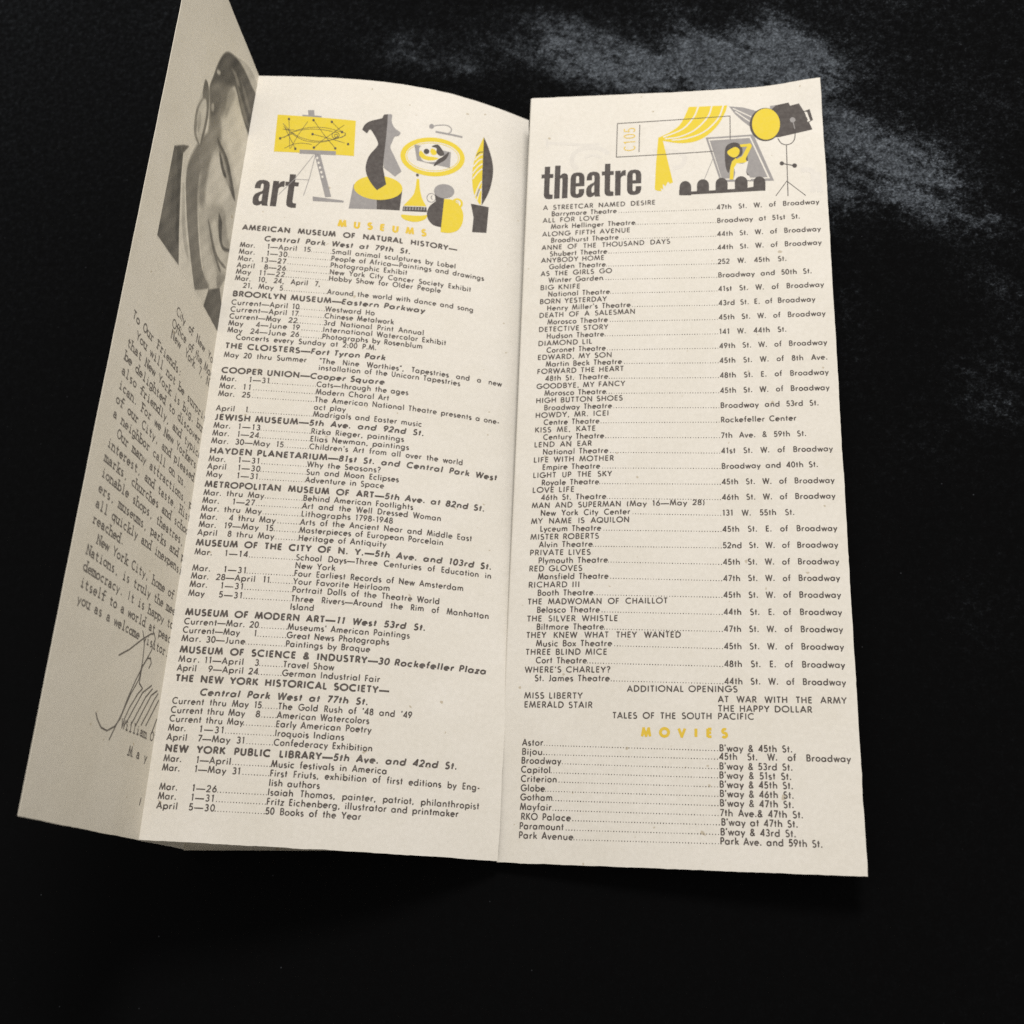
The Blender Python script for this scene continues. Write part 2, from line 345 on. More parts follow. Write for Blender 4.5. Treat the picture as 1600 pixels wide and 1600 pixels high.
def lay(pr, st, v, u0, u1, text, serif=False):
    cap, hx, trk, pen, slant, ink = STYLE[st]
    space = .6 * cap
    adv = [space if ch == ' ' else FONT[ch][0] * cap * hx + trk for ch in text]
    nsp = text.count(' '); nat = sum(adv) - trk; tgt = u1 - u0; k = 1.0; add = 0.0; et = 0.0
    if st == 'w':
        cell = tgt / len(text)
    else:
        k = tgt / nat
        if st == 'y': k = 1.0; et = (tgt - nat) / (len(text) - 1)
        else:
            k = min(max(k, .80), 1.02 if nsp > 2 else 1.06 if nsp > 1 else 1.12)
            if nsp: add = (tgt - nat * k) / nsp
            elif len(text) > 1: et = (tgt - nat * k) / (len(text) - 1)
    x = u0; idx = 0
    for n_, ch in enumerate(text):
        if ch == ' ':
            x += (cell if st == 'w' else space * k + add + et); continue
        w, strokes = TYPE.get(ch, FONT[ch]) if st == 'w' else FONT[ch]
        if st == 'w':
            sx = min(cell * 1.0 / max(w, .5), cap * 1.25); ox = (cell - w * sx) / 2
        else: sx = cap * hx * k; ox = 0
        dy = rng.normal(0, .02) * (2 if st == 'w' else 1)
        for s_ in strokes:
            closed = isinstance(s_, tuple); p = s_[1] if closed else s_
            if closed and len(s_) == 3:      # a dot
                r = s_[2] * cap * .5 + pen * .28
                c = p.mean(0); t = np.radians(np.arange(0, 360, 45))
                q = np.stack([x + ox + c[0] * sx + c[1] * cap * slant + r * np.cos(t), v + dy - c[1] * cap + r * np.sin(t)], 1)
                pr.add(q[:, 0], q[:, 1], .024 + .004 * (idx % 4), [tuple(range(7, -1, -1))], ink); idx += 1; continue
            yy = p[:, 1] * cap
            # keep the pen inside the letter height
            q = np.stack([x + ox + p[:, 0] * sx + yy * slant, v + dy - yy], 1)
            pr.stroke(q, pen * rng.uniform(.94, 1.06), .024 + .004 * (idx % 4), ink, closed); idx += 1
            if serif and not closed and ch.lower() not in 'vwxyzoceasgt7254rli':
                for e in (p[0], p[-1]):
                    if abs(e[1]) < .02 or e[1] > .55:
                        c = (x + ox + e[0] * sx, v + dy - e[1] * cap); hw = cell * .26 if st == 'w' else .38
                        pr.stroke([(c[0] - hw, c[1]), (c[0] + hw, c[1])], pen * .8, .024 + .004 * (idx % 4), ink); idx += 1
        x += cell if st == 'w' else (adv[n_] * k + et)
def leader(pr, v, u0, u1, v2, pitch=.80):
    n = int((u1 - u0) / pitch) + 1
    for i in range(n):
        u = u1 - i * pitch; t = (u - u0) / (u1 - u0); r = .165 * rng.uniform(.75, 1.15)
        a = np.radians(np.arange(0, 360, 60))
        pr.add(u + r * np.cos(a), v + (v2 - v) * t - .1 + r * np.sin(a), .036, [tuple(range(5, -1, -1))], 'text')
# heavy condensed display letters, as outlines (loops after the first are counters)
DISP = {
 't': (.36, [[(.085,.98),(.24,.98),(.24,.75),(.34,.75),(.34,.63),(.24,.63),(.24,.18),(.255,.135),(.34,.125),(.34,.0),(.23,-.008),(.14,.015),(.095,.07),(.085,.15),(.085,.63),(0,.63),(0,.75),(.085,.75)]]),
 'h': (.455, [[(.02,1),(.178,1),(.178,.685),(.22,.735),(.29,.757),(.36,.735),(.395,.68),(.402,.60),(.402,0),(.245,0),(.245,.57),(.233,.607),(.208,.615),(.178,.585),(.178,0),(.02,0)]]),
 'e': (.452, [[(.42,.335),(.42,.60),(.392,.69),(.33,.745),(.22,.762),(.11,.745),(.05,.69),(.022,.60),(.022,.15),(.05,.06),(.11,.008),(.22,-.012),(.33,.008),(.392,.06),(.42,.15),(.42,.25),(.265,.25),(.265,.145),(.25,.112),(.22,.10),(.19,.112),(.178,.145),(.178,.335)],
              [(.178,.435),(.178,.60),(.19,.643),(.22,.655),(.25,.643),(.265,.60),(.265,.435)]]),
 'a': (.455, [[(.03,.50),(.03,.60),(.06,.69),(.12,.745),(.22,.762),(.32,.745),(.385,.69),(.405,.60),(.405,.10),(.412,.04),(.425,0),(.272,0),(.258,.055),(.21,.008),(.14,-.012),(.07,.012),(.03,.07),(.02,.17),(.03,.26),(.07,.335),(.15,.39),(.225,.425),(.248,.46),(.248,.60),(.235,.643),(.213,.652),(.19,.64),(.18,.60),(.18,.50)],
              [(.248,.355),(.20,.315),(.176,.265),(.17,.19),(.185,.13),(.213,.118),(.248,.145)]]),
 'r': (.335, [[(.02,.75),(.172,.75),(.172,.665),(.21,.735),(.27,.762),(.318,.757),(.318,.59),(.262,.592),(.205,.57),(.178,.52),(.178,0),(.02,0)]]),
}
def display(pr, v, u0, u1, text, height):
    nat = sum(DISP[c][0] for c in text); sx = (u1 - u0) / nat; x = u0
    for c in text:
        pr.fill([[(x + a * sx, v - b * height) for a, b in lp] for lp in DISP[c][1]], .03, 'dark')
        x += DISP[c][0] * sx

# ================================================================== data measured in page units
TEXT = {
 'th': [
  ['c',46.63,5.65,43.77,'A STREETCAR NAMED DESIRE'],
  ['b',49.21,8.58,30.78,'Barrymore Theatre'],
  ['b',50.03,64.12,97.24,'47th St. W. of Broadway'],
  ['c',51.65,5.65,24.83,'ALL FOR LOVE'],
  ['b',54.23,8.52,37.05,'Mark Hellinger Theatre'],
  ['b',55.26,64.12,90.9,'Broadway at 51st St.'],
  ['c',57.06,5.65,35.4,'ALONG FIFTH AVENUE'],
  ['b',59.64,8.69,31.54,'Broadhurst Theatre'],
  ['b',60.5,64.12,97.24,'44th St. W. of Broadway'],
  ['c',62.31,5.65,48.66,'ANNE OF THE THOUSAND DAYS'],
  ['b',64.89,8.5,27.78,'Shubert Theatre'],
  ['b',65.61,64.12,97.24,'44th St. W. of Broadway'],
  ['c',67.27,5.65,26.85,'ANYBODY HOME'],
  ['b',69.85,8.38,27.37,'Golden Theatre'],
  ['b',71.06,64.12,86.01,'252 W. 45th St.'],
  ['c',72.36,5.65,29.48,'AS THE GIRLS GO'],
  ['b',74.94,8.39,26.62,'Winter Garden'],
  ['b',76.11,64.12,93.76,'Broadway and 50th St.'],
  ['c',77.65,5.65,19.07,'BIG KNIFE'],
  ['b',80.23,8.35,28.9,'National Theatre'],
  ['b',81.19,64.12,97.24,'41st St. W. of Broadway'],
  ['c',82.9,5.65,27.92,'BORN YESTERDAY'],
  ['b',85.48,8.17,35.78,"Henry Miller's Theatre"],
  ['b',86.37,64.12,94.34,'43rd St. E. of Broadway'],
  ['c',88.02,5.65,37.29,'DEATH OF A SALESMAN'],
  ['b',90.6,8.47,28.37,'Morosco Theatre'],
  ['b',91.59,64.12,97.24,'45th St. W. of Broadway'],
  ['c',93.25,5.65,28.55,'DETECTIVE STORY'],
  ['b',95.83,8.36,27.23,'Hudson Theatre'],
  ['b',96.75,64.12,85.08,'141 W. 44th St.'],
  ['c',98.36,5.65,23.41,'DIAMOND LIL'],
  ['b',100.94,8.52,27.85,'Coronet Theatre'],
  ['b',101.85,64.12,97.24,'49th St. W. of Broadway'],
  ['c',103.46,5.65,29.91,'EDWARD, MY SON'],
  ['b',106.04,8.41,33.16,'Martin Beck Theatre'],
  ['b',107.01,64.12,97.16,'45th St. W. of 8th Ave.'],
  ['c',108.56,5.65,33.78,'FORWARD THE HEART'],
  ['b',111.14,8.44,28.82,'48th St. Theatre'],
  ['b',112.19,64.12,97.24,'48th St. E. of Broadway'],
  ['c',113.85,5.65,34.24,'GOODBYE, MY FANCY'],
  ['b',116.43,8.34,28.24,'Morosco Theatre'],
  ['b',117.45,64.12,97.24,'45th St. W. of Broadway'],
  ['c',118.93,5.65,33.57,'HIGH BUTTON SHOES'],
  ['b',121.51,8.38,30.17,'Broadway Theatre'],
  ['b',122.6,64.12,93.84,'Broadway and 53rd St.'],
  ['c',124.06,5.65,29.22,'HOWDY, MR. ICEI'],
  ['b',126.64,8.42,26.29,'Centre Theatre'],
  ['b',127.52,64.12,87.0,'Rockefeller Center'],
  ['c',129.21,5.65,25.16,'KISS ME, KATE'],
  ['b',131.79,8.46,27.84,'Century Theatre'],
  ['b',132.78,64.12,89.72,'7th Ave. & 59th St.'],
  ['c',134.3,5.65,24.01,'LEND AN EAR'],
  ['b',136.88,8.51,29.24,'National Theatre'],
  ['b',137.97,64.12,97.24,'41st St. W. of Broadway'],
  ['c',139.51,5.65,31.04,'LIFE WITH MOTHER'],
  ['b',142.09,8.56,26.79,'Empire Theatre'],
  ['b',143.08,64.12,92.75,'Broadway and 40th St.'],
  ['c',144.73,5.65,30.54,'LIGHT UP THE SKY'],
  ['b',147.31,8.49,26.57,'Royale Theatre'],
  ['b',148.3,64.12,97.24,'45th St. W. of Broadway'],
  ['c',149.7,5.65,18.95,'LOVE LIFE'],
  ['b',152.28,8.54,28.93,'46th St. Theatre'],
  ['b',153.35,64.12,97.24,'46th St. W. of Broadway'],
  ['c',154.86,5.65,58.93,'MAN AND SUPERMAN (May 16—May 28)'],
  ['b',157.44,8.54,36.38,'New York City Center'],
  ['b',158.44,64.12,85.25,'131 W. 55th St.'],
  ['c',160.04,5.65,36.15,'MY NAME IS AQUILON'],
  ['b',162.62,8.6,27.53,'Lyceum Theatre'],
  ['b',163.64,64.12,97.24,'45th St. E. of Broadway'],
  ['c',165.19,5.65,26.92,'MISTER ROBERTS'],
  ['b',167.77,8.45,25.06,'Alvin Theatre'],
  ['b',168.85,64.12,97.24,'52nd St. W. of Broadway'],
  ['c',170.31,5.65,24.52,'PRIVATE LIVES'],
  ['b',172.89,8.45,29.79,'Plymouth Theatre'],
  ['b',174.03,64.12,97.24,'45th St. W. of Broadway'],
  ['c',175.42,5.65,22.08,'RED GLOVES'],
  ['b',178.0,8.51,30.09,'Mansfield Theatre'],
  ['b',179.13,64.12,97.24,'47th St. W. of Broadway'],
  ['c',180.56,5.65,21.43,'RICHARD III'],
  ['b',183.14,8.58,25.63,'Booth Theatre'],
  ['b',184.26,64.12,97.24,'45th St. W. of Broadway'],
  ['c',185.87,5.65,47.8,'THE MADWOMAN OF CHAILLOT'],
  ['b',188.45,8.59,27.71,'Belasco Theatre'],
  ['b',189.47,64.12,97.24,'44th St. E. of Broadway'],
  ['c',191.16,5.65,33.2,'THE SILVER WHISTLE'],
  ['b',193.74,8.66,29.06,'Biltmore Theatre'],
  ['b',194.6,64.12,97.24,'47th St. W. of Broadway'],
  ['c',196.23,5.65,51.73,'THEY KNEW WHAT THEY WANTED'],
  ['b',198.81,8.73,31.62,'Music Box Theatre'],
  ['b',199.75,64.12,97.24,'45th St. W. of Broadway'],
  ['c',201.36,5.65,30.2,'THREE BLIND MICE'],
  ['b',203.94,8.87,24.23,'Cort Theatre'],
  ['b',204.98,64.12,97.24,'48th St. E. of Broadway'],
  ['c',206.68,5.65,31.29,"WHERE'S CHARLEY?"],
  ['b',209.26,8.76,31.13,'St. James Theatre'],
  ['b',210.02,64.12,97.24,'44th St. W. of Broadway'],
 ],
 'thd': [
  [49.21,30.88,63.62,50.03],
  [54.23,37.15,63.62,55.26],
  [59.64,31.64,63.62,60.5],
  [64.89,27.88,63.62,65.61],
  [69.85,27.47,63.62,71.06],
  [74.94,26.72,63.62,76.11],
  [80.23,29.0,63.62,81.19],
  [85.48,35.88,63.62,86.37],
  [90.6,28.47,63.62,91.59],
  [95.83,27.33,63.62,96.75],
  [100.94,27.95,63.62,101.85],
  [106.04,33.26,63.62,107.01],
  [111.14,28.92,63.62,112.19],
  [116.43,28.34,63.62,117.45],
  [121.51,30.27,63.62,122.6],
  [126.64,26.39,63.62,127.52],
  [131.79,27.94,63.62,132.78],
  [136.88,29.34,63.62,137.97],
  [142.09,26.89,63.62,143.08],
  [147.31,26.67,63.62,148.3],
  [152.28,29.03,63.62,153.35],
  [157.44,36.48,63.62,158.44],
  [162.62,27.63,63.62,163.64],
  [167.77,25.16,63.62,168.85],
  [172.89,29.89,63.62,174.03],
  [178.0,30.19,63.62,179.13],
  [183.14,25.73,63.62,184.26],
  [188.45,27.81,63.62,189.47],
  [193.74,29.16,63.62,194.6],
  [198.81,31.72,63.62,199.75],
  [203.94,24.33,63.62,204.98],
  [209.26,31.23,63.62,210.02],
 ],
 'mo': [
  ['b',228.12,5.78,12.04,'Astor'],
  ['b',229.0,62.48,82.21,"B'way & 45th St."],
  ['b',230.75,5.76,11.93,'Bijou'],
  ['b',231.33,62.47,97.39,'45th St. W. of Broadway'],
  ['b',233.29,5.72,17.5,'Broadway'],
  ['b',233.97,62.45,82.11,"B'way & 53rd St."],
  ['b',235.87,5.76,14.48,'Capitol'],
  ['b',236.45,62.43,81.71,"B'way & 51st St."],
  ['b',238.45,5.82,16.48,'Criterion'],
  ['b',238.93,62.46,82.07,"B'way & 45th St."],
  ['b',241.08,5.9,13.05,'Globe'],
  ['b',241.45,62.5,82.17,"B'way & 46th St."],
  ['b',243.62,5.9,15.41,'Gotham'],
  ['b',243.95,62.5,82.09,"B'way & 47th St."],
  ['b',246.29,5.89,15.23,'Mayfair'],
  ['b',246.57,62.54,84.42,'7th Ave.& 47th St.'],
  ['b',249.01,6.31,20.93,'RKO Palace'],
  ['b',249.03,62.85,82.97,"B'way at 47th St."],
  ['b',251.59,5.99,18.93,'Paramount'],
  ['b',251.56,62.62,82.39,"B'way & 43rd St."],
  ['b',254.16,5.91,21.8,'Park Avenue'],
  ['b',254.0,62.55,89.08,'Park Ave. and 59th St.'],
 ],
 'mod': [
  [228.12,12.14,61.98,229.0],
  [230.75,12.03,61.97,231.33],
  [233.29,17.6,61.95,233.97],
  [235.87,14.58,61.93,236.45],
  [238.45,16.58,61.96,238.93],
  [241.08,13.15,62.0,241.45],
  [243.62,15.51,62.0,243.95],
  [246.29,15.33,62.04,246.57],
  [249.01,21.03,62.35,249.03],
  [251.59,19.03,62.12,251.56],
  [254.16,21.9,62.05,254.0],
 ],
 'ex': [
  ['c',212.3,36.32,67.67,'ADDITIONAL OPENINGS'],
  ['c',214.39,5.76,23.25,'MISS LIBERTY'],
  ['c',215.22,62.24,97.2,'AT WAR WITH THE ARMY'],
  ['c',217.09,5.87,26.25,'EMERALD STAIR'],
  ['c',217.86,62.22,87.86,'THE HAPPY DOLLAR'],
  ['c',220.07,32.21,72.11,'TALES OF THE SOUTH PACIFIC'],
 ],
 'mh': ['y', 225.14, 40.69, 64.72, 'MOVIES'],
 'thead': ['T', 42.57, 4.5, 39.36, 'theatre'],
 'ar': [
  ['b',71.9,3.79,8.81,'Mar.'],
  ['b',71.9,12.72,27.07,'1—April 15'],
  ['b',71.9,34.1,75.39,'Small animal sculptures by Lobel'],
  ['b',74.51,3.79,9.06,'Mar.'],
  ['b',74.51,12.84,19.65,'1—30'],
  ['b',74.51,34.1,85.36,'People of Africa—Paintings and drawings'],
  ['b',77.12,3.79,8.94,'Mar.'],
  ['b',77.12,11.27,19.5,'13—27'],
  ['b',77.12,34.1,59.41,'Photographic Exhibit'],
  ['b',79.71,3.79,9.57,'April'],
  ['b',79.71,12.71,19.8,'8—26'],
  ['b',79.71,34.1,81.13,'New York City Cancer Society Exhibit'],
  ['b',82.1,3.79,8.61,'May'],
  ['b',82.1,11.3,19.69,'11—22'],
  ['b',82.1,34.1,71.01,'Hobby Show for Older People'],
  ['b',84.58,3.79,8.92,'Mar.'],
  ['b',84.58,11.29,31.53,'10, 24, April 7,'],
  ['b',87.16,6.74,19.7,'21, May 5'],
  ['b',87.16,34.1,82.43,'Around the world with dance and song'],
  ['b',93.56,3.79,25.69,'Current—April 10'],
  ['b',93.56,34.1,50.04,'Westward Ho'],
  ['b',96.09,3.79,25.59,'Current—April 17'],
  ['b',96.09,34.1,56.49,'Chinese Metalwork'],
  ['b',98.67,3.79,20.2,'Current—May'],
  ['b',98.67,22.79,25.57,'22'],
  ['b',98.67,34.1,66.56,'3rd National Print Annual'],
  ['b',101.12,3.79,8.47,'May'],
  ['b',101.12,12.59,26.63,'4—June 19'],
  ['b',101.12,34.1,74.07,'International Watercolor Exhibit'],
  ['b',103.63,3.79,8.48,'May'],
  ['b',103.63,11.12,26.72,'24—June 26'],
  ['b',103.63,34.1,66.47,'Photographs by Rosenblum'],
  ['b',106.08,6.82,51.74,'Concerts every Sunday at 2:00 P.M.'],
  ['b',112.45,3.79,30.05,'May 20 thru Summer'],
  ['b',112.45,34.1,93.62,'“The Nine Worthies”, Tapestries and a new'],
  ['b',114.85,34.1,79.72,'installation of the Unicorn Tapestries'],
  ['b',120.74,3.79,8.87,'Mar.'],
  ['b',120.74,12.77,19.27,'1—31'],
  ['b',120.74,34.1,63.19,'Cats—through the ages'],
  ['b',123.41,3.79,9.01,'Mar.'],
  ['b',123.41,11.22,13.73,'11'],
  ['b',123.41,34.1,57.2,'Modern Choral Art'],
  ['b',126.09,3.79,8.92,'Mar.'],
  ['b',126.09,11.24,13.81,'25'],
  ['b',126.09,34.1,93.53,'The American National Theatre presents a one-'],
  ['b',128.69,34.1,44.0,'act play'],
  ['b',131.14,3.79,9.56,'April'],
  ['b',131.14,13.0,13.62,'1'],
  ['b',131.14,34.1,68.31,'Madrigals and Easter music'],
  ['b',137.01,3.79,9.08,'Mar.'],
  ['b',137.01,11.38,18.28,'1—13'],
  ['b',137.01,34.1,63.08,'Rizka Rieger, paintings'],
  ['b',139.59,3.79,8.98,'Mar.'],
  ['b',139.59,11.4,18.22,'1—24'],
  ['b',139.59,34.1,64.87,'Elias Newman, paintings'],
  ['b',142.23,3.79,9.14,'Mar.'],
  ['b',142.23,11.18,26.15,'30—May 15'],
  ['b',142.23,34.1,82.34,"Children's Art from all over the world"],
  ['b',148.21,3.79,9.0,'Mar.'],
  ['b',148.21,12.82,19.46,'1—31'],
  ['b',148.21,34.1,56.68,'Why the Seasons?'],
  ['b',150.77,3.79,9.53,'April'],
  ['b',150.77,13.03,19.96,'1—30'],
  ['b',150.77,34.1,62.58,'Sun and Moon Eclipses'],
  ['b',153.34,3.79,8.59,'May'],
  ['b',153.34,13.06,19.61,'1—31'],
  ['b',153.34,34.1,58.18,'Adventure in Space'],
  ['b',159.37,3.79,22.15,'Mar. thru May'],
  ['b',159.37,34.1,67.72,'Behind American Footlights'],
  ['b',161.93,3.79,8.89,'Mar.'],
  ['b',161.93,12.87,19.62,'1—27'],
  ['b',161.93,34.1,76.63,'Art and the Well Dressed Woman'],
  ['b',164.52,3.79,22.03,'Mar. thru May'],
  ['b',164.52,34.1,61.85,'Lithographs 1798-1948'],
  ['b',167.13,3.79,9.03,'Mar.'],
  ['b',167.13,12.61,26.56,'4 thru May'],
  ['b',167.13,34.1,86.72,'Arts of the Ancient Near and Middle East'],
  ['b',169.71,3.79,9.01,'Mar.'],
  ['b',169.71,11.39,26.24,'19—May 15'],
  ['b',169.71,34.1,77.87,'Masterpieces of European Porcelain'],
  ['b',172.26,3.79,9.67,'April'],
  ['b',172.26,12.8,26.74,'8 thru May'],
  ['b',172.26,34.1,60.46,'Heritage of Antiquity'],
  ['b',178.4,3.79,9.02,'Mar.'],
  ['b',178.4,12.75,19.71,'1—14'],
  ['b',178.4,34.1,93.52,'School Days—Three Centuries of Education in'],
  ['b',180.98,34.1,46.03,'New York'],
  ['b',183.44,3.79,9.23,'Mar.'],
  ['b',183.44,13.12,19.87,'1—31'],
  ['b',183.44,34.1,85.05,'Four Earliest Records of New Amsterdam'],
  ['b',185.91,3.79,9.08,'Mar.'],
  ['b',185.91,11.24,27.15,'28—April 11'],
  ['b',185.91,34.1,62.78,'Your Favorite Heirloom'],
  ['b',188.45,3.79,9.0,'Mar.'],
  ['b',188.45,12.88,19.65,'1—31'],
  ['b',188.45,34.1,78.01,'Portrait Dolls of the Theatre World'],
  ['b',191.2,3.79,8.47,'May'],
  ['b',191.2,12.77,19.7,'5—31'],
  ['b',191.2,34.1,93.41,'Three Rivers—Around the Rim of Manhattan'],
  ['b',193.71,34.1,41.1,'Island'],
  ['b',199.79,3.79,25.6,'Current—Mar. 20'],
  ['b',199.79,34.1,69.85,"Museums' American Paintings"],
  ['b',202.36,3.79,20.37,'Current—May'],
  ['b',202.36,24.62,25.27,'1'],
  ['b',202.36,34.1,63.96,'Great News Photographs'],
  ['b',204.89,3.79,22.33,'Mar. 30—June'],
  ['b',204.89,34.1,58.6,'Paintings by Braque'],
  ['b',210.98,3.79,9.96,'Mar.'],
  ['b',210.98,11.32,22.67,'11—April'],
  ['b',210.98,25.91,27.14,'3'],
  ['b',210.98,34.1,48.76,'Travel Show'],
  ['b',213.55,3.79,9.35,'April'],
  ['b',213.55,12.78,27.2,'9—April 24'],
  ['b',213.55,34.1,62.28,'German Industrial Fair'],
  ['b',223.16,3.79,29.37,'Current thru May 15'],
  ['b',223.16,34.1,72.37,"The Gold Rush of '48 and '49"],
  ['b',225.73,3.79,24.91,'Current thru May'],
  ['b',225.73,28.04,29.31,'8'],
  ['b',225.73,34.1,60.3,'American Watercolors'],
  ['b',228.24,3.79,24.86,'Current thru May'],
  ['b',228.24,34.1,61.09,'Early American Poetry'],
  ['b',230.82,3.79,8.83,'Mar.'],
  ['b',230.82,12.66,19.66,'1—31'],
  ['b',230.82,34.1,53.67,'Iroquois Indians'],
  ['b',233.42,3.79,9.53,'April'],
  ['b',233.42,12.59,25.91,'7—May 31'],
  ['b',233.42,34.1,61.91,'Confederacy Exhibition'],
  ['b',239.4,3.79,8.87,'Mar.'],
  ['b',239.4,12.94,22.81,'1—April'],
  ['b',239.4,34.1,66.58,'Music festivals in America'],
  ['b',241.96,3.79,8.77,'Mar.'],
  ['b',241.96,12.83,25.85,'1—May 31'],
  ['b',241.96,34.1,93.55,'First Friuts, exhibition of first editions by Eng-'],
  ['b',244.59,34.1,48.27,'lish authors'],
  ['b',247.17,3.79,8.87,'Mar.'],
  ['b',247.17,12.91,19.84,'1—26'],
  ['b',247.17,34.1,93.67,'Isaiah Thomas, painter, patriot, philanthropist'],
  ['b',249.72,3.79,8.91,'Mar.'],
  ['b',249.72,12.95,19.52,'1—31'],
  ['b',249.72,34.1,87.83,'Fritz Eichenberg, illustrator and printmaker'],
  ['b',252.3,3.79,9.63,'April'],
  ['b',252.3,12.79,20.01,'5—30'],
  ['b',252.3,34.1,60.53,'50 Books of the Year'],
 ],
 'ard': [
  [71.9,27.17,33.8,71.9],
  [74.51,19.75,33.8,74.51],
  [77.12,19.6,33.8,77.12],
  [79.71,19.9,33.8,79.71],
  [82.1,19.79,33.8,82.1],
  [87.16,19.8,33.8,87.16],
  [93.56,25.79,33.8,93.56],
  [96.09,25.69,33.8,96.09],
  [98.67,25.67,33.8,98.67],
  [101.12,26.73,33.8,101.12],
  [103.63,26.82,33.8,103.63],
  [120.74,19.37,33.8,120.74],
  [123.41,13.83,33.8,123.41],
  [126.09,13.91,33.8,126.09],
  [131.14,13.72,33.8,131.14],
  [137.01,18.38,33.8,137.01],
  [139.59,18.32,33.8,139.59],
  [142.23,26.25,33.8,142.23],
  [148.21,19.56,33.8,148.21],
  [150.77,20.06,33.8,150.77],
  [153.34,19.71,33.8,153.34],
  [159.37,22.25,33.8,159.37],
  [161.93,19.72,33.8,161.93],
  [164.52,22.13,33.8,164.52],
  [167.13,26.66,33.8,167.13],
  [169.71,26.34,33.8,169.71],
  [172.26,26.84,33.8,172.26],
  [178.4,19.81,33.8,178.4],
  [183.44,19.97,33.8,183.44],
  [185.91,27.25,33.8,185.91],
  [188.45,19.75,33.8,188.45],
  [191.2,19.8,33.8,191.2],
  [199.79,25.7,33.8,199.79],
  [202.36,25.37,33.8,202.36],
  [204.89,22.43,33.8,204.89],
  [210.98,27.24,33.8,210.98],
  [213.55,27.3,33.8,213.55],
  [223.16,29.47,33.8,223.16],
  [225.73,29.41,33.8,225.73],
  [228.24,24.96,33.8,228.24],
  [230.82,19.76,33.8,230.82],
  [233.42,26.01,33.8,233.42],
  [239.4,22.91,33.8,239.4],
  [241.96,25.95,33.8,241.96],
  [247.17,19.94,33.8,247.17],
  [249.72,19.62,33.8,249.72],
  [252.3,20.11,33.8,252.3],
 ],
 'ah': [
  ['h',65.22,3.79,75.48,'AMERICAN MUSEUM OF NATURAL HISTORY—'],
  ['i',68.96,11.42,59.8,'Central Park West at 79th St.'],
  ['h',90.44,3.79,38.98,'BROOKLYN MUSEUM—'],
  ['i',90.44,38.98,66.15,'Eastern Parkway'],
  ['h',109.33,3.79,30.89,'THE CLOISTERS—'],
  ['i',109.33,31.01,54.8,'Fort Tyron Park'],
  ['h',117.99,3.79,31.59,'COOPER UNION—'],
  ['i',117.99,31.72,55.22,'Cooper Square'],
  ['h',134.2,3.79,33.01,'JEWISH MUSEUM—'],
  ['i',134.2,33.2,69.15,'5th Ave. and 92nd St.'],
  ['h',145.57,3.79,43.29,'HAYDEN PLANETARIUM—'],
  ['i',145.57,43.48,93.61,'81st St. and Central Park West'],
  ['h',156.71,3.79,58.51,'METROPOLITAN MUSEUM OF ART—'],
  ['i',156.71,58.7,90.16,'5th Ave. at 82nd St.'],
  ['h',175.5,3.79,57.13,'MUSEUM OF THE CITY OF N. Y.—'],
  ['i',175.5,57.32,93.35,'5th Ave. and 103rd St.'],
  ['h',197.01,3.79,47.66,'MUSEUM OF MODERN ART—'],
  ['i',197.01,47.97,74.27,'11 West 53rd St.'],
  ['h',208.23,3.79,61.15,'MUSEUM OF SCIENCE & INDUSTRY—'],
  ['i',208.23,61.22,93.41,'30 Rockefeller Plaza'],
  ['h',216.65,3.79,65.15,'THE NEW YORK HISTORICAL SOCIETY—'],
  ['i',220.37,11.3,59.41,'Central Park West at 77th St.'],
  ['h',236.61,3.79,50.98,'NEW YORK PUBLIC LIBRARY—'],
  ['i',236.61,51.17,86.46,'5th Ave. and 42nd St.'],
 ],
 'amh': ['y', 61.13, 35.11, 64.54, 'MUSEUMS'],
 'ahead': ['T', 55.2, 5.72, 20.0, 'art'],
 'lt': [
  ['w',130.86,7.25,41.94,'To Our Friends:'],
  ['w',135.01,11.3,69.12,'You will not be surprised'],
  ['w',139.17,7.25,76.63,'that New York is big, but will'],
  ['w',143.32,7.25,76.63,'be delighted to discover it is'],
  ['w',147.48,7.25,85.88,'also friendly, and typically Amer-'],
  ['w',151.63,7.25,85.88,'ican. For we New Yorkers are proud'],
  ['w',155.79,7.25,81.25,'of our City, and pleased to have'],
  ['w',159.94,7.25,58.13,'a neighbor call on us.'],
  ['w',164.1,11.3,82.99,'Our many attractions, places of'],
  ['w',168.25,7.25,88.19,'interest, and taste. Historic land-'],
  ['w',172.41,7.25,85.88,'marks, churches and schools, fash-'],
  ['w',176.56,7.25,85.88,'ionable shops, theatres, skyscrap-'],
  ['w',180.72,7.25,88.19,'ers, museums, parks and playgrounds'],
  ['w',184.87,7.25,74.31,'all quickly and inexpensively'],
  ['w',189.03,7.25,25.75,'reached.'],
  ['w',193.18,11.3,87.62,'New York City, home of the United'],
  ['w',197.34,7.25,88.19,'Nations, is truly the meeting place'],
  ['w',201.49,7.25,83.56,'democracy. It is happy to be host'],
  ['w',205.65,7.25,83.56,'itself to a world at peace greets'],
  ['w',209.8,7.25,65.06,'you as a welcome visitor.'],
 ],
 'lh': [
  ['r',115.44,31.77,65.95,'City of New York'],
  ['r',120.2,30.44,67.78,'Office of the Mayor'],
  ['r',123.59,30.93,70.33,'New York 7, N. Y.'],
  ['w',234.09,42.59,78.71,"William O'Dwyer"],
  ['w',240.15,49.61,72.88,'M a y o r'],
 ],
 'sig': [
  [[33.93,216.6],[39.58,213.61],[46.42,209.04],[51.18,206.37],[53.24,205.84],[54.42,207.01],[53.09,210.86],[49.35,215.99]],
  [[45.51,206.88],[47.89,209.46],[48.74,214.55],[48.43,219.86],[44.86,224.72],[42.51,229.22],[41.27,231.94],[38.78,234.35],[34.97,236.13],[31.33,235.89],[28.49,234.26],[27.15,232.84]],
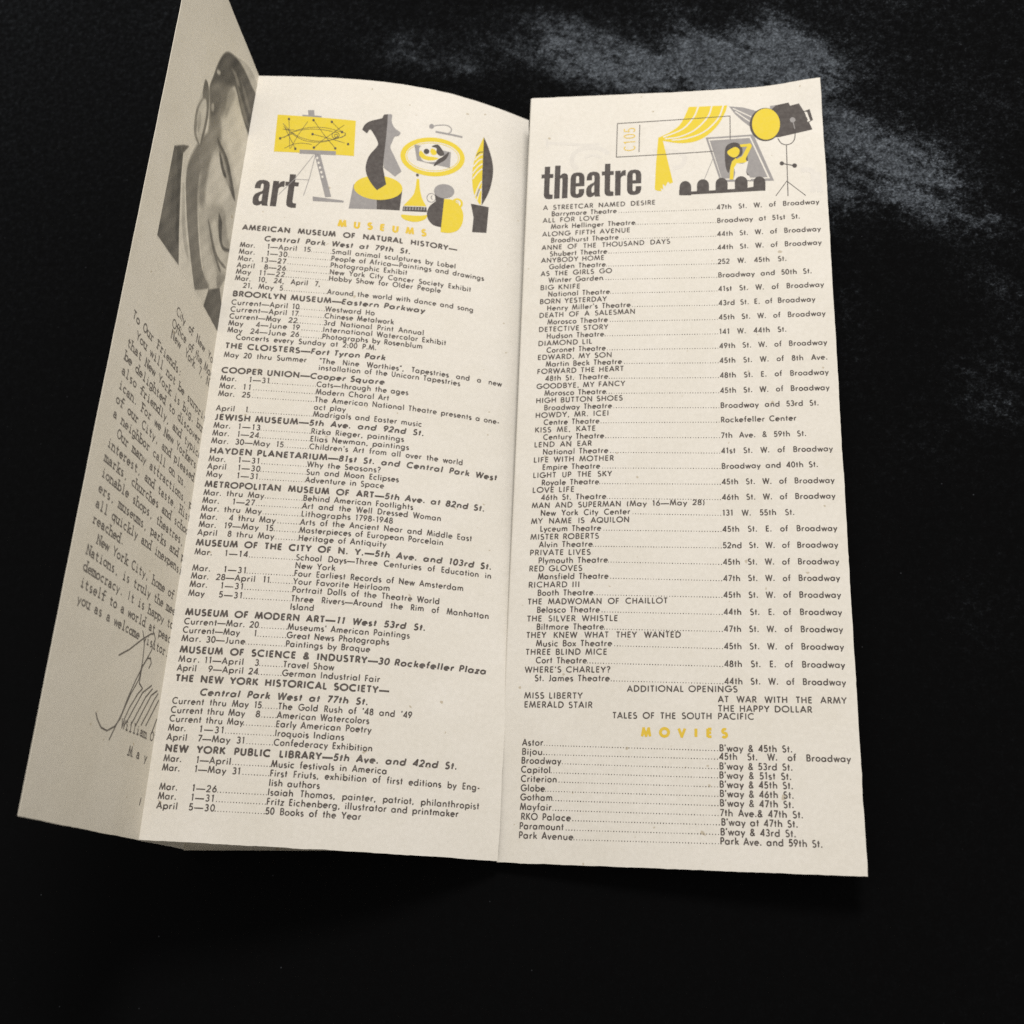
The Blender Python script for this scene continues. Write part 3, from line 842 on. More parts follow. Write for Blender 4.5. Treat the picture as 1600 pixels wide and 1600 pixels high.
  [[53.41,215.7],[54.43,214.03],[53.51,212.8],[51.58,213.25],[49.35,215.99],[46.32,220.83],[43.56,226.0],[41.79,230.35],[39.32,234.26],[36.96,238.2]],
  [[49.15,215.51],[48.99,218.17],[49.06,220.76],[51.79,221.75]],
  [[43.58,231.77],[45.67,228.11],[49.36,223.55],[51.56,221.8]],
  [[45.09,232.5],[48.16,228.15],[52.2,222.71],[57.24,219.66]],
  [[48.13,232.47],[51.27,228.08],[54.51,223.55],[58.11,220.44]],
  [[51.12,232.2],[54.24,227.52],[57.97,222.33],[61.58,220.26]],
  [[54.58,231.34],[57.48,227.44],[60.36,223.18],[62.4,220.9]],
  [[57.67,230.96],[60.58,226.86],[63.53,222.56]],
  [[62.26,232.37],[63.32,230.08],[64.38,227.76]],
 ],
 'tick': [
  [62.3,251.9],
  [62.72,249.83],
 ],
}
PICS = {
 'art': [
  ['easel_drawing','grey',0,'f',0,[[18.33,16.76],[20.42,16.89],[20.04,14.66],[22.17,14.53],[22.56,16.83],[25.04,16.91],[25.08,17.9],[18.34,18.01]]],
  ['easel_drawing','yellow',1,'f',0,[[9.74,17.22],[37.0,17.91],[37.72,32.67],[10.37,33.03]]],
  ['easel_drawing','grey',0,'f',0,[[24.22,32.84],[26.19,32.83],[31.72,49.86],[29.69,50.21]]],
  ['easel_drawing','grey',1,'f',0,[[25.5,50.29],[36.02,50.96],[36.03,51.72],[25.76,52.11]]],
  ['easel_drawing','grey',2,'f',0,[[19.09,31.63],[31.49,31.32],[31.51,32.91],[19.21,33.3]]],
  ['easel_drawing','paper',2,'f',0,[[25.79,34.62],[25.75,34.95],[25.57,35.17],[25.33,35.19],[25.12,35.0],[25.01,34.68],[25.05,34.35],[25.22,34.14],[25.46,34.12],[25.68,34.3]]],
  ['easel_drawing','paper',2,'f',0,[[26.45,36.55],[26.41,36.88],[26.24,37.09],[26.0,37.11],[25.78,36.93],[25.67,36.61],[25.71,36.28],[25.89,36.07],[26.13,36.05],[26.34,36.23]]],
  ['easel_drawing','paper',2,'f',0,[[27.11,38.46],[27.07,38.79],[26.89,39.01],[26.65,39.03],[26.44,38.85],[26.33,38.53],[26.37,38.2],[26.55,37.99],[26.79,37.97],[27.0,38.15]]],
  ['easel_drawing','paper',2,'f',0,[[27.76,40.29],[27.71,40.62],[27.54,40.83],[27.3,40.86],[27.09,40.68],[26.98,40.36],[27.02,40.04],[27.19,39.82],[27.43,39.8],[27.65,39.98]]],
  ['easel_drawing','paper',2,'f',0,[[28.34,42.12],[28.29,42.45],[28.12,42.66],[27.88,42.68],[27.67,42.5],[27.56,42.19],[27.6,41.87],[27.78,41.65],[28.02,41.63],[28.23,41.81]]],
  ['easel_drawing','grey',0,'s',0.22,[[24.04,33.57],[18.65,43.89],[14.1,50.49]]],
  ['easel_drawing','grey',0,'s',0.22,[[24.6,33.92],[23.71,42.69],[22.4,50.26]]],
  ['easel_drawing','grey',0,'s',0.22,[[18.52,43.9],[23.7,43.78]]],
  ['easel_drawing','dark',3,'s',0.17,[[12.01,20.95],[12.37,21.34],[12.88,21.89],[13.48,22.52],[14.1,23.15],[14.67,23.69],[15.17,24.16],[15.66,24.6],[16.14,25.01],[16.66,25.39],[17.23,25.75],[17.86,26.09],[18.53,26.4],[19.23,26.68],[19.96,26.93],[20.7,27.14],[21.47,27.32],[22.27,27.47],[23.09,27.57],[23.91,27.64],[24.72,27.65],[25.52,27.6],[26.33,27.5],[27.14,27.35],[27.9,27.18],[28.61,27.01],[29.25,26.83],[29.84,26.63],[30.39,26.42],[30.93,26.19],[31.48,25.94],[32.07,25.64],[32.69,25.28],[33.29,24.92],[33.8,24.61],[34.17,24.39]]],
  ['easel_drawing','dark',3,'s',0.17,[[12.42,22.17],[12.87,22.61],[13.51,23.22],[14.25,23.93],[15.06,24.64],[15.85,25.27],[16.64,25.82],[17.47,26.37],[18.33,26.88],[19.21,27.33],[20.1,27.67],[21.02,27.91],[21.97,28.07],[22.94,28.14],[23.88,28.16],[24.77,28.13],[25.61,28.05],[26.41,27.9],[27.18,27.7],[27.92,27.45],[28.63,27.17],[29.35,26.79],[30.07,26.33],[30.75,25.84],[31.32,25.41],[31.73,25.11]]],
  ['easel_drawing','dark',3,'s',0.17,[[13.01,27.08],[13.38,26.71],[13.89,26.17],[14.49,25.56],[15.13,24.95],[15.75,24.45],[16.34,24.05],[16.94,23.71],[17.56,23.39],[18.21,23.11],[18.89,22.86],[19.61,22.61],[20.36,22.4],[21.13,22.21],[21.94,22.05],[22.78,21.94],[23.67,21.86],[24.61,21.81],[25.57,21.81],[26.52,21.84],[27.43,21.91],[28.3,22.04],[29.17,22.23],[30.01,22.45],[30.79,22.67],[31.5,22.86],[32.16,23.03],[32.77,23.2],[33.31,23.36],[33.76,23.49],[34.09,23.59]]],
  ['easel_drawing','dark',3,'s',0.17,[[16.38,24.17],[16.99,23.97],[17.85,23.69],[18.86,23.38],[19.91,23.09],[20.89,22.89],[21.82,22.77],[22.76,22.71],[23.7,22.68],[24.63,22.69],[25.52,22.71],[26.43,22.78],[27.37,22.89],[28.26,23.01],[29.01,23.12],[29.55,23.2]]],
  ['easel_drawing','dark',3,'s',0.17,[[34.09,23.59],[34.0,23.78],[33.89,24.07],[33.75,24.39],[33.59,24.7],[33.43,24.95],[33.23,25.14],[33.01,25.29],[32.78,25.43],[32.58,25.53],[32.44,25.61]]],
  ['easel_drawing','dark',3,'s',0.17,[[13.81,31.51],[14.14,31.25],[14.61,30.87],[15.17,30.45],[15.77,30.04],[16.37,29.72],[16.96,29.48],[17.6,29.27],[18.25,29.11],[18.92,29.0],[19.58,28.93],[20.29,28.92],[21.06,28.99],[21.81,29.09],[22.46,29.19],[22.91,29.25]]],
  ['easel_drawing','dark',4,'s',0.15,[[13.9,18.93],[15.64,31.38]]],
  ['easel_drawing','dark',4,'s',0.15,[[20.53,19.62],[17.87,25.54],[15.9,31.37]]],
  ['easel_drawing','dark',4,'s',0.15,[[22.45,18.91],[26.74,24.9],[31.11,30.16]]],
  ['easel_drawing','dark',4,'s',0.15,[[28.81,19.18],[32.73,23.23]]],
  ['easel_drawing','dark',4,'s',0.15,[[22.77,24.88],[27.85,26.02],[34.08,27.62]]],
  ['easel_drawing','dark',4,'s',0.15,[[23.9,30.46],[26.62,26.93],[33.22,20.09]]],
  ['easel_drawing','dark',4,'s',0.15,[[11.86,27.4],[16.46,24.82]]],
  ['easel_drawing','dark',4,'s',0.15,[[17.55,31.41],[12.87,22.56]]],
  ['easel_drawing','dark',4,'s',0.15,[[12.31,23.42],[16.32,23.59]]],
  ['easel_drawing','dark',5,'c',0.18,[[31.94,24.6],[31.9,25.14],[31.67,25.6],[31.3,25.93],[30.83,26.08],[30.34,26.02],[29.91,25.76],[29.6,25.34],[29.45,24.83],[29.49,24.3],[29.72,23.83],[30.09,23.5],[30.56,23.35],[31.05,23.41],[31.48,23.67],[31.79,24.09]]],
  ['easel_drawing','dark',5,'c',0.16,[[31.43,24.81],[31.38,25.14],[31.19,25.4],[30.91,25.51],[30.6,25.45],[30.36,25.24],[30.25,24.92],[30.3,24.59],[30.49,24.34],[30.78,24.23],[31.08,24.29],[31.32,24.5]]],
  ['easel_drawing','dark',5,'f',0,[[14.33,18.91],[14.25,19.3],[13.97,19.47],[13.64,19.33],[13.47,18.95],[13.55,18.57],[13.84,18.39],[14.16,18.53]]],
  ['easel_drawing','dark',5,'f',0,[[22.88,18.88],[22.79,19.27],[22.51,19.44],[22.19,19.31],[22.02,18.94],[22.1,18.56],[22.39,18.38],[22.71,18.51]]],
  ['easel_drawing','dark',5,'f',0,[[29.24,19.14],[29.15,19.52],[28.86,19.7],[28.54,19.57],[28.38,19.21],[28.47,18.83],[28.75,18.65],[29.07,18.78]]],
  ['easel_drawing','dark',5,'f',0,[[23.19,24.85],[23.11,25.23],[22.82,25.4],[22.5,25.27],[22.34,24.91],[22.42,24.53],[22.71,24.35],[23.03,24.48]]],
  ['easel_drawing','dark',5,'f',0,[[12.29,27.37],[12.21,27.75],[11.92,27.92],[11.6,27.79],[11.43,27.42],[11.51,27.04],[11.79,26.87],[12.11,27.0]]],
  ['easel_drawing','dark',5,'f',0,[[17.97,31.38],[17.89,31.76],[17.61,31.93],[17.29,31.8],[17.13,31.44],[17.21,31.07],[17.49,30.89],[17.81,31.02]]],
  ['easel_drawing','dark',5,'f',0,[[24.26,30.43],[24.17,30.8],[23.89,30.98],[23.57,30.85],[23.41,30.5],[23.49,30.12],[23.78,29.94],[24.09,30.07]]],
  ['easel_drawing','dark',5,'f',0,[[31.53,30.12],[31.44,30.49],[31.16,30.67],[30.84,30.55],[30.68,30.2],[30.77,29.82],[31.06,29.64],[31.37,29.76]]],
  ['easel_drawing','dark',5,'f',0,[[35.73,27.94],[35.64,28.31],[35.35,28.5],[35.04,28.38],[34.88,28.02],[34.97,27.65],[35.26,27.46],[35.57,27.58]]],
  ['easel_drawing','dark',5,'f',0,[[33.15,23.11],[33.06,23.49],[32.77,23.67],[32.46,23.55],[32.3,23.19],[32.39,22.81],[32.67,22.63],[32.99,22.75]]],
  ['statue_drawing','grey',0,'f',0,[[38.65,43.96],[37.91,53.89],[47.31,53.1],[46.87,48.01]]],
  ['statue_drawing','dark',0,'f',0,[[46.87,48.01],[47.31,53.1],[54.98,52.5],[55.26,43.69]]],
  ['statue_drawing','yellow',1,'f',0,[[55.26,43.82],[55.16,44.68],[54.82,45.54],[54.24,46.36],[53.44,47.13],[52.45,47.81],[51.3,48.39],[50.02,48.85],[48.65,49.17],[47.23,49.34],[45.81,49.36],[44.42,49.23],[43.11,48.95],[41.93,48.53],[40.89,47.99],[40.04,47.34],[39.4,46.61],[38.99,45.81],[38.82,44.98],[38.91,44.13],[39.24,43.29],[39.8,42.49],[40.59,41.75],[41.57,41.09],[42.73,40.54],[44.01,40.1],[45.39,39.79],[46.82,39.61],[48.25,39.58],[49.65,39.7],[50.97,39.95],[52.17,40.34],[53.21,40.85],[54.06,41.48],[54.7,42.19],[55.1,42.98]]],
  ['statue_drawing','grey',2,'f',0,[[47.77,13.72],[48.07,13.66],[48.5,13.55],[48.94,13.53],[49.25,13.74],[49.35,14.26],[49.32,15.02],[49.28,15.85],[49.35,16.61],[49.55,17.28],[49.83,17.93],[50.17,18.55],[50.56,19.11],[51.1,19.6],[51.74,20.02],[52.34,20.41],[52.71,20.8],[52.78,21.2],[52.65,21.6],[52.41,21.97],[52.16,22.28],[51.87,22.44],[51.52,22.52],[51.17,22.62],[50.87,22.89],[50.64,23.4],[50.45,24.07],[50.29,24.78],[50.15,25.44],[49.99,25.97],[49.83,26.46],[49.74,26.98],[49.79,27.58],[50.02,28.26],[50.38,28.99],[50.85,29.83],[51.39,30.86],[52.11,32.29],[52.99,34.02],[53.81,35.64],[54.38,36.75],[52.33,39.13],[48.2,36.11],[47.87,32.98],[47.98,23.34],[47.9,16.83]]],
  ['statue_drawing','dark',2,'f',0,[[46.4,14.09],[47.77,13.72],[47.9,16.83],[47.98,23.34],[47.87,32.98],[48.04,36.53],[49.62,42.82],[46.72,45.55],[46.72,45.55],[46.32,45.11],[45.74,44.48],[45.11,43.76],[44.55,43.03],[44.07,42.31],[43.61,41.55],[43.19,40.77],[42.84,39.96],[42.55,39.15],[42.31,38.32],[42.14,37.46],[42.07,36.52],[42.12,35.46],[42.26,34.3],[42.49,33.14],[42.79,32.07],[43.21,31.11],[43.75,30.21],[44.3,29.38],[44.72,28.63],[45.04,28.02],[45.29,27.53],[45.44,27.06],[45.47,26.52],[45.32,25.9],[45.04,25.22],[44.68,24.53],[44.31,23.86],[43.9,23.14],[43.43,22.39],[42.98,21.72],[42.62,21.24],[42.36,21.04],[42.18,21.04],[42.04,21.12],[41.95,21.16],[41.3,22.79],[39.51,21.38],[39.51,21.38],[39.63,20.95],[39.8,20.33],[40.02,19.66],[40.3,19.09],[40.63,18.63],[41.01,18.22],[41.45,17.84],[41.95,17.49],[42.55,17.16],[43.24,16.86],[43.93,16.58],[44.52,16.33],[45.0,16.11],[45.41,15.91],[45.75,15.75],[45.99,15.63]]],
  ['oval_plate_drawing','yellow',0,'c',1.75,[[75.12,26.97],[75.03,27.95],[74.76,28.96],[74.31,29.96],[73.7,30.93],[72.93,31.86],[72.03,32.74],[71.0,33.54],[69.86,34.24],[68.64,34.85],[67.36,35.33],[66.03,35.7],[64.69,35.93],[63.34,36.04],[62.02,36.01],[60.75,35.85],[59.54,35.56],[58.42,35.15],[57.41,34.63],[56.52,34.01],[55.76,33.3],[55.15,32.51],[54.71,31.67],[54.43,30.77],[54.32,29.84],[54.39,28.89],[54.63,27.95],[55.04,27.02],[55.62,26.11],[56.35,25.25],[57.22,24.45],[58.23,23.71],[59.34,23.06],[60.55,22.49],[61.83,22.02],[63.17,21.65],[64.53,21.39],[65.9,21.24],[67.25,21.22],[68.55,21.31],[69.8,21.52],[70.95,21.85],[72.0,22.3],[72.92,22.86],[73.7,23.52],[74.31,24.28],[74.76,25.11],[75.03,26.01]]],
  ['oval_plate_drawing','yellow',0,'c',0.22,[[73.75,27.23],[73.64,28.18],[73.3,29.14],[72.75,30.09],[72.0,31.01],[71.06,31.87],[69.98,32.63],[68.77,33.3],[67.45,33.84],[66.08,34.24],[64.67,34.5],[63.27,34.6],[61.9,34.55],[60.6,34.35],[59.4,34.01],[58.32,33.53],[57.4,32.94],[56.66,32.24],[56.11,31.46],[55.77,30.61],[55.64,29.72],[55.73,28.81],[56.04,27.9],[56.56,27.01],[57.28,26.17],[58.18,25.38],[59.24,24.67],[60.44,24.05],[61.75,23.53],[63.12,23.13],[64.54,22.86],[65.97,22.72],[67.37,22.72],[68.7,22.85],[69.93,23.13],[71.03,23.53],[71.98,24.07],[72.74,24.72],[73.3,25.48],[73.64,26.32]]],
  ['oval_plate_drawing','grey',1,'f',0,[[57.92,24.89],[70.88,25.24],[70.95,31.94],[64.14,31.73],[59.27,31.26]]],
  ['oval_plate_drawing','paper',2,'f',0,[[59.7,26.17],[59.98,25.43],[60.53,24.86],[61.21,24.42],[61.91,24.09],[62.65,23.83],[63.47,23.67],[64.28,23.65],[64.95,23.82],[65.44,24.3],[65.8,25.03],[66.12,25.78],[66.49,26.33],[66.97,26.52],[67.5,26.52],[67.96,26.52],[68.22,26.73],[68.25,27.26],[68.11,27.97],[67.82,28.73],[67.37,29.38],[66.72,29.93],[65.87,30.43],[64.96,30.83],[64.1,31.09],[63.28,31.25],[62.45,31.31],[61.68,31.18],[61.04,30.75],[60.51,29.85],[60.04,28.57],[59.75,27.24]]],
  ['oval_plate_drawing','yellow',3,'f',0,[[60.29,26.86],[60.03,27.13],[59.86,27.71],[59.81,28.39],[59.91,28.96],[60.17,29.4],[60.59,29.81],[61.11,30.15],[61.69,30.38],[62.38,30.48],[63.19,30.48],[64.0,30.39],[64.71,30.23],[65.37,29.95],[66.0,29.57],[66.48,29.18],[66.66,28.9],[66.43,28.77],[65.9,28.72],[65.24,28.72],[64.61,28.71],[64.03,28.75],[63.42,28.83],[62.81,28.86],[62.24,28.73],[61.69,28.3],[61.14,27.67],[60.66,27.1]]],
  ['oval_plate_drawing','yellow',3,'f',0,[[64.03,25.26],[64.33,25.21],[64.72,25.32],[65.12,25.51],[65.42,25.76],[65.64,26.09],[65.82,26.51],[65.9,26.94],[65.87,27.29],[65.65,27.57],[65.3,27.81],[64.9,27.97],[64.56,27.99],[64.28,27.84],[64.01,27.54],[63.79,27.17],[63.66,26.81],[63.64,26.4],[63.7,25.93],[63.83,25.51]]],
  ['oval_plate_drawing','dark',3,'f',0,[[63.32,26.72],[63.27,27.16],[63.08,27.57],[62.77,27.89],[62.4,28.05],[62.01,28.05],[61.67,27.87],[61.43,27.55],[61.32,27.14],[61.36,26.7],[61.55,26.29],[61.86,25.98],[62.24,25.81],[62.63,25.81],[62.97,25.99],[63.21,26.3]]],
  ['oval_plate_drawing','dark',4,'f',0,[[63.97,24.45],[64.21,24.14],[64.75,23.71],[65.39,23.34],[65.93,23.18],[66.34,23.3],[66.71,23.61],[67.06,24.03],[67.39,24.47],[67.76,24.98],[68.15,25.57],[68.45,26.16],[68.56,26.65],[68.41,27.06],[68.07,27.42],[67.66,27.68],[67.27,27.78],[66.89,27.67],[66.47,27.39],[66.1,27.03],[65.83,26.65],[65.74,26.22],[65.78,25.72],[65.82,25.24],[65.7,24.87],[65.3,24.69],[64.71,24.63],[64.18,24.59]]],
  ['oval_plate_drawing','dark',4,'f',0,[[65.21,32.47],[65.25,32.06],[65.55,31.26],[65.97,30.35],[66.37,29.62],[66.72,29.15],[67.1,28.8],[67.51,28.46],[67.96,28.02],[68.55,27.31],[69.23,26.43],[69.84,25.69],[70.2,25.41],[70.23,25.81],[70.04,26.66],[69.72,27.66],[69.36,28.5],[68.97,29.09],[68.5,29.62],[67.98,30.1],[67.45,30.58],[66.83,31.18],[66.14,31.84],[65.54,32.33]]],
  ['tool_drawing','grey',0,'f',0,[[64.25,15.73],[64.21,16.15],[64.05,16.54],[63.78,16.84],[63.45,17.0],[63.11,16.99],[62.81,16.83],[62.59,16.53],[62.5,16.14],[62.54,15.72],[62.7,15.33],[62.97,15.03],[63.3,14.87],[63.64,14.87],[63.94,15.04],[64.16,15.33]]],
  ['tool_drawing','grey',1,'s',0.4,[[63.37,15.93],[63.74,15.77],[64.25,15.54],[64.85,15.26],[65.47,15.0],[66.05,14.78],[66.61,14.6],[67.2,14.42],[67.77,14.27],[68.31,14.17],[68.79,14.15],[69.19,14.21],[69.55,14.35],[69.86,14.54],[70.12,14.76],[70.31,14.98],[70.42,15.23],[70.48,15.51],[70.47,15.81],[70.42,16.11],[70.33,16.41],[70.16,16.72],[69.92,17.06],[69.65,17.39],[69.4,17.67],[69.23,17.87]]],
  ['tool_drawing','grey',2,'s',0.75,[[64.88,17.9],[74.61,17.61]]],
  ['bottle_drawing','yellow',0,'f',0,[[59.77,38.83],[60.62,38.67],[61.0,41.92],[61.16,42.63],[61.4,43.67],[61.67,44.76],[61.93,45.68],[62.18,46.34],[62.44,46.89],[62.7,47.38],[62.95,47.84],[63.22,48.3],[63.5,48.74],[63.75,49.11],[63.92,49.37],[56.05,50.41],[57.4,48.41],[57.74,47.87],[58.23,47.11],[58.75,46.23],[59.14,45.39],[59.37,44.52],[59.52,43.59],[59.62,42.74],[59.69,42.16]]],
  ['bottle_drawing','dark',0,'f',0,[[60.45,37.19],[60.4,37.52],[60.23,37.78],[59.97,37.92],[59.7,37.88],[59.49,37.69],[59.4,37.39],[59.44,37.06],[59.62,36.8],[59.88,36.66],[60.14,36.7],[60.35,36.89]]],
  ['bottle_drawing','dark',0,'f',0,[[56.01,50.72],[63.94,49.68],[64.21,51.65],[55.9,52.59]]],
  ['bottle_drawing','grey',1,'f',0,[[56.29,50.99],[56.68,50.92],[56.65,52.16],[56.12,52.09]]],
  ['bottle_drawing','grey',1,'f',0,[[57.26,50.83],[57.65,50.77],[57.61,52.01],[57.09,51.94]]],
  ['bottle_drawing','grey',1,'f',0,[[58.23,50.68],[58.62,50.61],[58.58,51.85],[58.05,51.79]]],
  ['bottle_drawing','grey',1,'f',0,[[59.2,50.52],[59.59,50.45],[59.55,51.69],[59.02,51.63]]],
  ['bottle_drawing','grey',1,'f',0,[[60.17,50.35],[60.56,50.28],[60.52,51.53],[59.99,51.47]]],
  ['bottle_drawing','grey',1,'f',0,[[61.14,50.18],[61.53,50.12],[61.49,51.36],[60.96,51.3]]],
  ['bottle_drawing','grey',1,'f',0,[[62.12,50.01],[62.51,49.94],[62.47,51.19],[61.94,51.13]]],
  ['bottle_drawing','grey',1,'f',0,[[63.09,49.83],[63.49,49.76],[63.44,51.01],[62.91,50.96]]],
  ['bottle_drawing','yellow',0,'f',0,[[55.63,54.09],[55.98,53.97],[56.53,53.93],[57.18,53.92],[57.82,53.9],[58.45,53.86],[59.12,53.82],[59.79,53.77],[60.42,53.71],[61.03,53.63],[61.62,53.53],[62.18,53.43],[62.69,53.32],[63.18,53.15],[63.65,52.94],[64.04,52.79],[64.3,52.8],[64.4,53.02],[64.38,53.4],[64.26,53.83],[64.07,54.23],[63.79,54.57],[63.42,54.91],[62.99,55.22],[62.52,55.5],[62.02,55.75],[61.47,55.98],[60.89,56.15],[60.29,56.26],[59.63,56.3],[58.93,56.26],[58.26,56.18],[57.67,56.07],[57.18,55.93],[56.76,55.76],[56.4,55.55],[56.11,55.32],[55.85,55.02],[55.63,54.67],[55.53,54.33]]],
  ['jug_drawing','grey',0,'c',0.3,[[66.82,45.28],[66.79,45.85],[66.61,46.39],[66.3,46.85],[65.89,47.18],[65.43,47.36],[64.96,47.37],[64.53,47.2],[64.16,46.87],[63.92,46.41],[63.8,45.88],[63.84,45.31],[64.02,44.77],[64.32,44.31],[64.73,43.98],[65.19,43.8],[65.66,43.79],[66.1,43.96],[66.46,44.29],[66.71,44.74]]],
  ['jug_drawing','grey',0,'s',0.3,[[65.57,44.51],[65.45,44.8],[65.3,45.22],[65.25,45.6],[65.39,45.9],[65.64,46.16],[65.83,46.34]]],
  ['jug_drawing','yellow',0,'c',0.75,[[76.01,45.59],[75.97,46.17],[75.77,46.73],[75.43,47.21],[75.0,47.57],[74.51,47.77],[74.01,47.8],[73.55,47.65],[73.17,47.33],[72.91,46.88],[72.8,46.35],[72.85,45.78],[73.04,45.22],[73.37,44.74],[73.8,44.38],[74.3,44.17],[74.8,44.14],[75.26,44.29],[75.64,44.6],[75.9,45.05]]],
  ['jug_drawing','yellow',1,'s',0.25,[[73.48,45.24],[73.76,45.19],[74.16,45.15],[74.5,45.24],[74.69,45.61],[74.82,46.12],[74.91,46.49]]],
  ['jug_drawing','dark',1,'f',0,[[66.24,42.63],[69.83,44.09],[69.77,45.29],[69.41,58.06],[69.32,56.7],[68.86,56.68],[68.21,56.67],[67.49,56.59],[66.86,56.41],[66.31,56.08],[65.79,55.64],[65.33,55.14],[64.95,54.61],[64.66,54.04],[64.44,53.43],[64.3,52.78],[64.25,52.11],[64.28,51.4],[64.4,50.65],[64.61,49.9],[64.9,49.19],[65.35,48.47],[65.95,47.75],[66.52,47.12],[66.92,46.67]]],
  ['jug_drawing','yellow',1,'f',0,[[69.76,45.13],[69.76,45.13],[70.24,45.05],[70.93,44.93],[71.71,44.86],[72.44,44.92],[73.14,45.15],[73.85,45.5],[74.52,45.93],[75.11,46.44],[75.6,47.03],[76.03,47.7],[76.38,48.44],[76.63,49.25],[76.79,50.16],[76.86,51.17],[76.84,52.19],[76.72,53.16],[76.5,54.09],[76.19,55.02],[75.79,55.87],[75.31,56.6],[74.74,57.18],[74.07,57.66],[73.35,58.04],[72.61,58.34],[71.77,58.53],[70.83,58.62],[69.98,58.66],[69.39,58.68]]],
  ['jug_drawing','grey',2,'f',0,[[73.1,41.55],[73.04,42.07],[72.88,42.59],[72.61,43.09],[72.25,43.56],[71.81,43.98],[71.3,44.33],[70.74,44.61],[70.14,44.82],[69.53,44.93],[68.92,44.96],[68.33,44.89],[67.78,44.73],[67.28,44.5],[66.85,44.18],[66.5,43.8],[66.24,43.37],[66.09,42.89],[66.04,42.39],[66.09,41.88],[66.25,41.37],[66.52,40.88],[66.87,40.42],[67.31,40.01],[67.81,39.66],[68.37,39.38],[68.97,39.17],[69.58,39.05],[70.2,39.02],[70.8,39.08],[71.36,39.22],[71.86,39.45],[72.29,39.76],[72.65,40.14],[72.9,40.57],[73.06,41.05]]],
  ['leaf_drawing','dark',0,'f',0,[[82.5,14.96],[82.5,14.96],[82.88,15.75],[83.42,16.88],[84.01,18.17],[84.52,19.43],[84.96,20.65],[85.37,21.92],[85.74,23.2],[86.04,24.47],[86.28,25.67],[86.46,26.83],[86.57,28.03],[86.6,29.37],[86.54,30.92],[86.39,32.61],[86.18,34.3],[85.94,35.84],[85.66,37.2],[85.33,38.46],[84.97,39.64],[84.6,40.75],[84.19,41.88],[83.74,42.98],[83.33,43.93],[83.04,44.59],[82.63,30.19]]],
  ['leaf_drawing','yellow',0,'f',0,[[82.5,14.96],[82.63,30.19],[82.76,44.51],[82.12,44.12],[81.8,43.67],[81.35,43.04],[80.87,42.29],[80.46,41.49],[80.14,40.69],[79.87,39.84],[79.63,38.87],[79.43,37.71],[79.26,36.29],[79.11,34.68],[79.03,32.96],[79.02,31.26],[79.11,29.54],[79.29,27.76],[79.52,26.0],[79.79,24.36],[80.13,22.84],[80.52,21.39],[80.93,20.04],[81.31,18.8],[81.66,17.63],[82.0,16.54],[82.3,15.62]]],
  ['leaf_drawing','paper',1,'s',0.45,[[79.67,26.08],[79.93,25.64],[80.31,25.0],[80.73,24.33],[81.12,23.78],[81.49,23.4],[81.86,23.09],[82.2,22.86],[82.43,22.69]]],
  ['leaf_drawing','paper',1,'s',0.45,[[79.26,29.12],[79.57,28.54],[80.01,27.7],[80.5,26.81],[80.95,26.11],[81.37,25.63],[81.81,25.26],[82.19,24.99],[82.45,24.79]]],
  ['leaf_drawing','paper',1,'s',0.45,[[79.13,32.05],[79.46,31.42],[79.93,30.5],[80.46,29.51],[80.93,28.7],[81.37,28.1],[81.82,27.59],[82.21,27.18],[82.48,26.89]]],
  ['leaf_drawing','paper',1,'s',0.45,[[79.26,34.48],[79.57,33.85],[80.02,32.93],[80.52,31.94],[80.98,31.1],[81.43,30.44],[81.89,29.86],[82.3,29.38],[82.58,29.04]]],
  ['leaf_drawing','paper',1,'s',0.45,[[80.46,41.49],[80.64,40.67],[80.91,39.49],[81.21,38.22],[81.49,37.14],[81.78,36.27],[82.08,35.48],[82.36,34.83],[82.55,34.37]]],
  ['leaf_drawing','paper',1,'s',0.45,[[81.23,43.06],[81.35,42.38],[81.51,41.39],[81.7,40.34],[81.89,39.48],[82.08,38.85],[82.3,38.33],[82.5,37.92],[82.64,37.63]]],
  ['leaf_drawing','dark',1,'s',0.3,[[80.14,24.09],[80.29,23.78],[80.51,23.32],[80.77,22.84],[81.05,22.45],[81.4,22.18],[81.81,21.95],[82.19,21.78],[82.45,21.66]]],
  ['leaf_drawing','grey',1,'s',0.5,[[81.14,41.31],[81.88,37.85]]],
  ['leaf_drawing','dark',1,'f',0,[[79.19,44.88],[85.62,44.62],[85.29,55.4],[80.22,56.33],[80.44,50.3]]],
 ],
 'theatre': [
  ['curtain_drawing','yellow',0,'f',0,[[55.31,6.8],[68.48,7.09],[67.95,9.48],[67.53,10.48],[66.94,11.91],[66.23,13.48],[65.46,14.89],[64.61,16.11],[63.68,17.28],[62.68,18.36],[61.65,19.3],[60.61,20.1],[59.53,20.79],[58.4,21.35],[57.21,21.78],[55.92,22.04],[54.55,22.17],[53.15,22.17],[51.77,22.08],[50.28,21.82],[48.7,21.42],[47.29,21.0],[46.31,20.72],[44.94,19.28],[48.37,17.54],[49.02,17.07],[49.96,16.41],[50.97,15.62],[51.81,14.78],[52.48,13.77],[53.07,12.61],[53.56,11.53],[53.9,10.79]]],
  ['curtain_drawing','paper',1,'s',0.55,[[58.62,6.77],[58.43,7.37],[58.19,8.22],[57.87,9.22],[57.48,10.26],[56.99,11.25],[56.41,12.24],[55.76,13.27],[55.01,14.31],[54.16,15.28],[53.17,16.15],[51.91,16.93],[50.37,17.65],[48.79,18.29],[47.41,18.82],[46.45,19.2]]],
